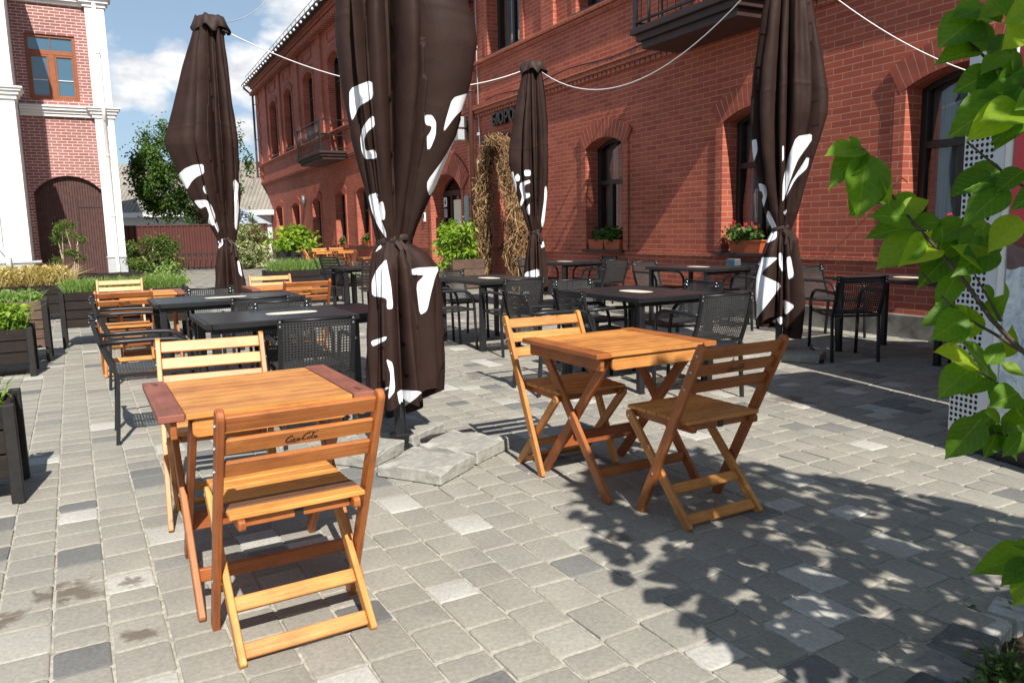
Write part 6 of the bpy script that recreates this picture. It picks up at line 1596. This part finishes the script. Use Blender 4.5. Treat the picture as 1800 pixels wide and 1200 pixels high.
# ------------------------------------------------------------------ drinks cooler with the perforated side, and an unseen cabinet added behind it to cast shade
Pf = V((2.42, 4.20, 0)); CHD = 165.0
co = thing('drinks_cooler', 'tall white drinks cooler with a perforated edge and red icy graphics', 'cooler', Pf, 0)
fx_ = hdir(CHD); nx_ = hdir(CHD + 90 + 0)      # along the front towards the camera; outward normal
co.rotation_euler = (0, 0, atan2(fx_.y, fx_.x))   # local x = along the front, local -y... 
# local y points to the right of x rotated +90: that is away from the viewer side or towards it
yl = V((-fx_.y, fx_.x, 0)); OUT = -1 if yl.dot(V((-1, 0, 0))) < 0 else 1   # sign of local y that faces left
CW, CD, CHH = 1.25, .83, 2.12
COOLW = mat_plain('cooler_enamel', (.60, .64, .67), .35, 0, .5, 3, .04)
def cb(mb, x0, x1, o0, o1, z0, z1, mi=0, ch=.006):
    y0, y1 = sorted((OUT * o0, OUT * o1)); mb.box(((x0 + x1) / 2, (y0 + y1) / 2, (z0 + z1) / 2), (x1 - x0, y1 - y0, z1 - z0), None, None, None, ch, mi)
mb = MB(); cb(mb, .03, CW, -CD, -.012, .10, CHH, 0, .03); mb.build('body', COOLW, co)
mb = MB(); cb(mb, .06, CW - .04, -CD + .03, -.03, .0, .099, 0, .004); mb.build('base', BLACK, co)
HOLE = mat_plain('dark_hole', (.006, .006, .007), .8)
mb = MB(); cb(mb, 0, .26, -.012, .006, .09, CHH - .01, 0, .008)
n = 6; z = .16
while z < CHH - .1:
    for k in range(n):
        x = .025 + .031 * k; P = [V((x + .0105 * cos(a), OUT * .0068, z + .0105 * sin(a))) for a in [2 * pi * q / 10 for q in range(10)]]
        if OUT > 0: P = P[::-1]
        mb.add(P, [tuple(range(10))], None, 1)
    z += .0312
mb.build('perforated_panel', [COOLW, HOLE], co)
mb = MB(); cb(mb, .262, .30, -.012, .014, .09, CHH - .01, 0, .006); mb.build('trim_strip', WHITE, co)
GR, gnt, gb, _ = newmat('icy_graphic'); gv = objmap(gnt); sep = N(gnt, 'ShaderNodeSeparateXYZ'); lk(gnt, gv, sep.inputs[0])
ice = ramp(gnt, noi(gnt, gv, 11, 6, .65, 1.2), [(.3, (.30, .40, .50)), (.5, (.62, .70, .76)), (.7, (.85, .88, .9))])
vor = N(gnt, 'ShaderNodeTexVoronoi'); vor.inputs['Scale'].default_value = 9; lk(gnt, gv, vor.inputs['Vector'])
ice = mix(gnt, math_(gnt, 'MULTIPLY', math_(gnt, 'LESS_THAN', vor.outputs['Distance'], .2), .35), ice, (.9, .93, .95))
edge = math_(gnt, 'ADD', sep.outputs[2], math_(gnt, 'MULTIPLY', noi(gnt, gv, 3.5, 3), .35))
red = math_(gnt, 'GREATER_THAN', edge, 1.30)
dk = math_(gnt, 'MULTIPLY', math_(gnt, 'GREATER_THAN', edge, 1.20), math_(gnt, 'LESS_THAN', edge, 1.42)); dk = math_(gnt, 'MULTIPLY', dk, math_(gnt, 'GREATER_THAN', noi(gnt, gv, 6, 3), .47))
gc = mix(gnt, red, ice, (.58, .025, .035)); gc = mix(gnt, math_(gnt, 'MULTIPLY', dk, .9), gc, (.10, .02, .018)); lk(gnt, gc, gb.inputs['Base Color']); gb.inputs['Roughness'].default_value = .25
mb = MB(); cb(mb, .305, CW - .01, -.010, .004, .22, CHH - .02, 0, .003); mb.build('graphic_panel', GR, co)
mb = MB(); cb(mb, .305, CW - .01, -.010, .006, .10, .215, 0, .003); mb.build('kick_panel', GREYST, co)
ca = V((3.06, 5.0, 0)); cbn = thing('added_shade_cabinet', 'unseen dark cabinet added behind the white cooler to cast shade', 'cabinet', ca, 31.5)  # hidden from view, added so its shadow darkens the paving by the wall
mb = MB(); mb.box((.5, .38, 1.15), (1.0, .76, 2.2), None, None, None, .02); mb.build('body', DARKBR, cbn); mb = MB(); mb.box((.5, -.012, 1.15), (.9, .02, 2.0), None, None, None, .006); mb.build('door', BLACK, cbn); mb = MB(); mb.box((.5, .38, .03), (.9, .66, .05), None, None, None, .004); mb.build('base', BLACK, cbn)

# unseen open parasol added beyond the right edge of the view: its shade falls on the wall table
op_ = thing('added_shade_parasol', 'unseen open parasol added beyond the cooler to shade the wall table', 'parasol', (4.95, 4.55, 0), 0)
mb = MB(); mb.tube([(0, 0, 0), (0, 0, 2.72)], .028, 10); mb.build('pole', BLACK, op_)
mb = MB(); vs = [V((0, 0, 2.8))]; K = 8
for k in range(K): a = 2 * pi * k / K + .2; vs.append(V((1.15 * cos(a), 1.15 * sin(a), 2.38)))
for k in range(K): a = 2 * pi * k / K + .2; vs.append(V((1.15 * cos(a), 1.15 * sin(a), 2.20)))
mb.add(vs, [(0, 1 + k, 1 + (k + 1) % K) for k in range(K)] + [(1 + k, 9 + k, 9 + (k + 1) % K, 1 + (k + 1) % K) for k in range(K)], None); mb.build('canopy', DARKCL, op_)
for k in range(K): a = 2 * pi * k / K + .2; mb = MB(); mb.tube([V((0, 0, 2.76)), V((1.13 * cos(a), 1.13 * sin(a), 2.35))], .009, 5); mb.build('rib', BLACK, op_)
mb = MB(); mb.box((0, 0, .04), (.6, .6, .08), None, None, None, .01); mb.build('base', SLABM, op_)
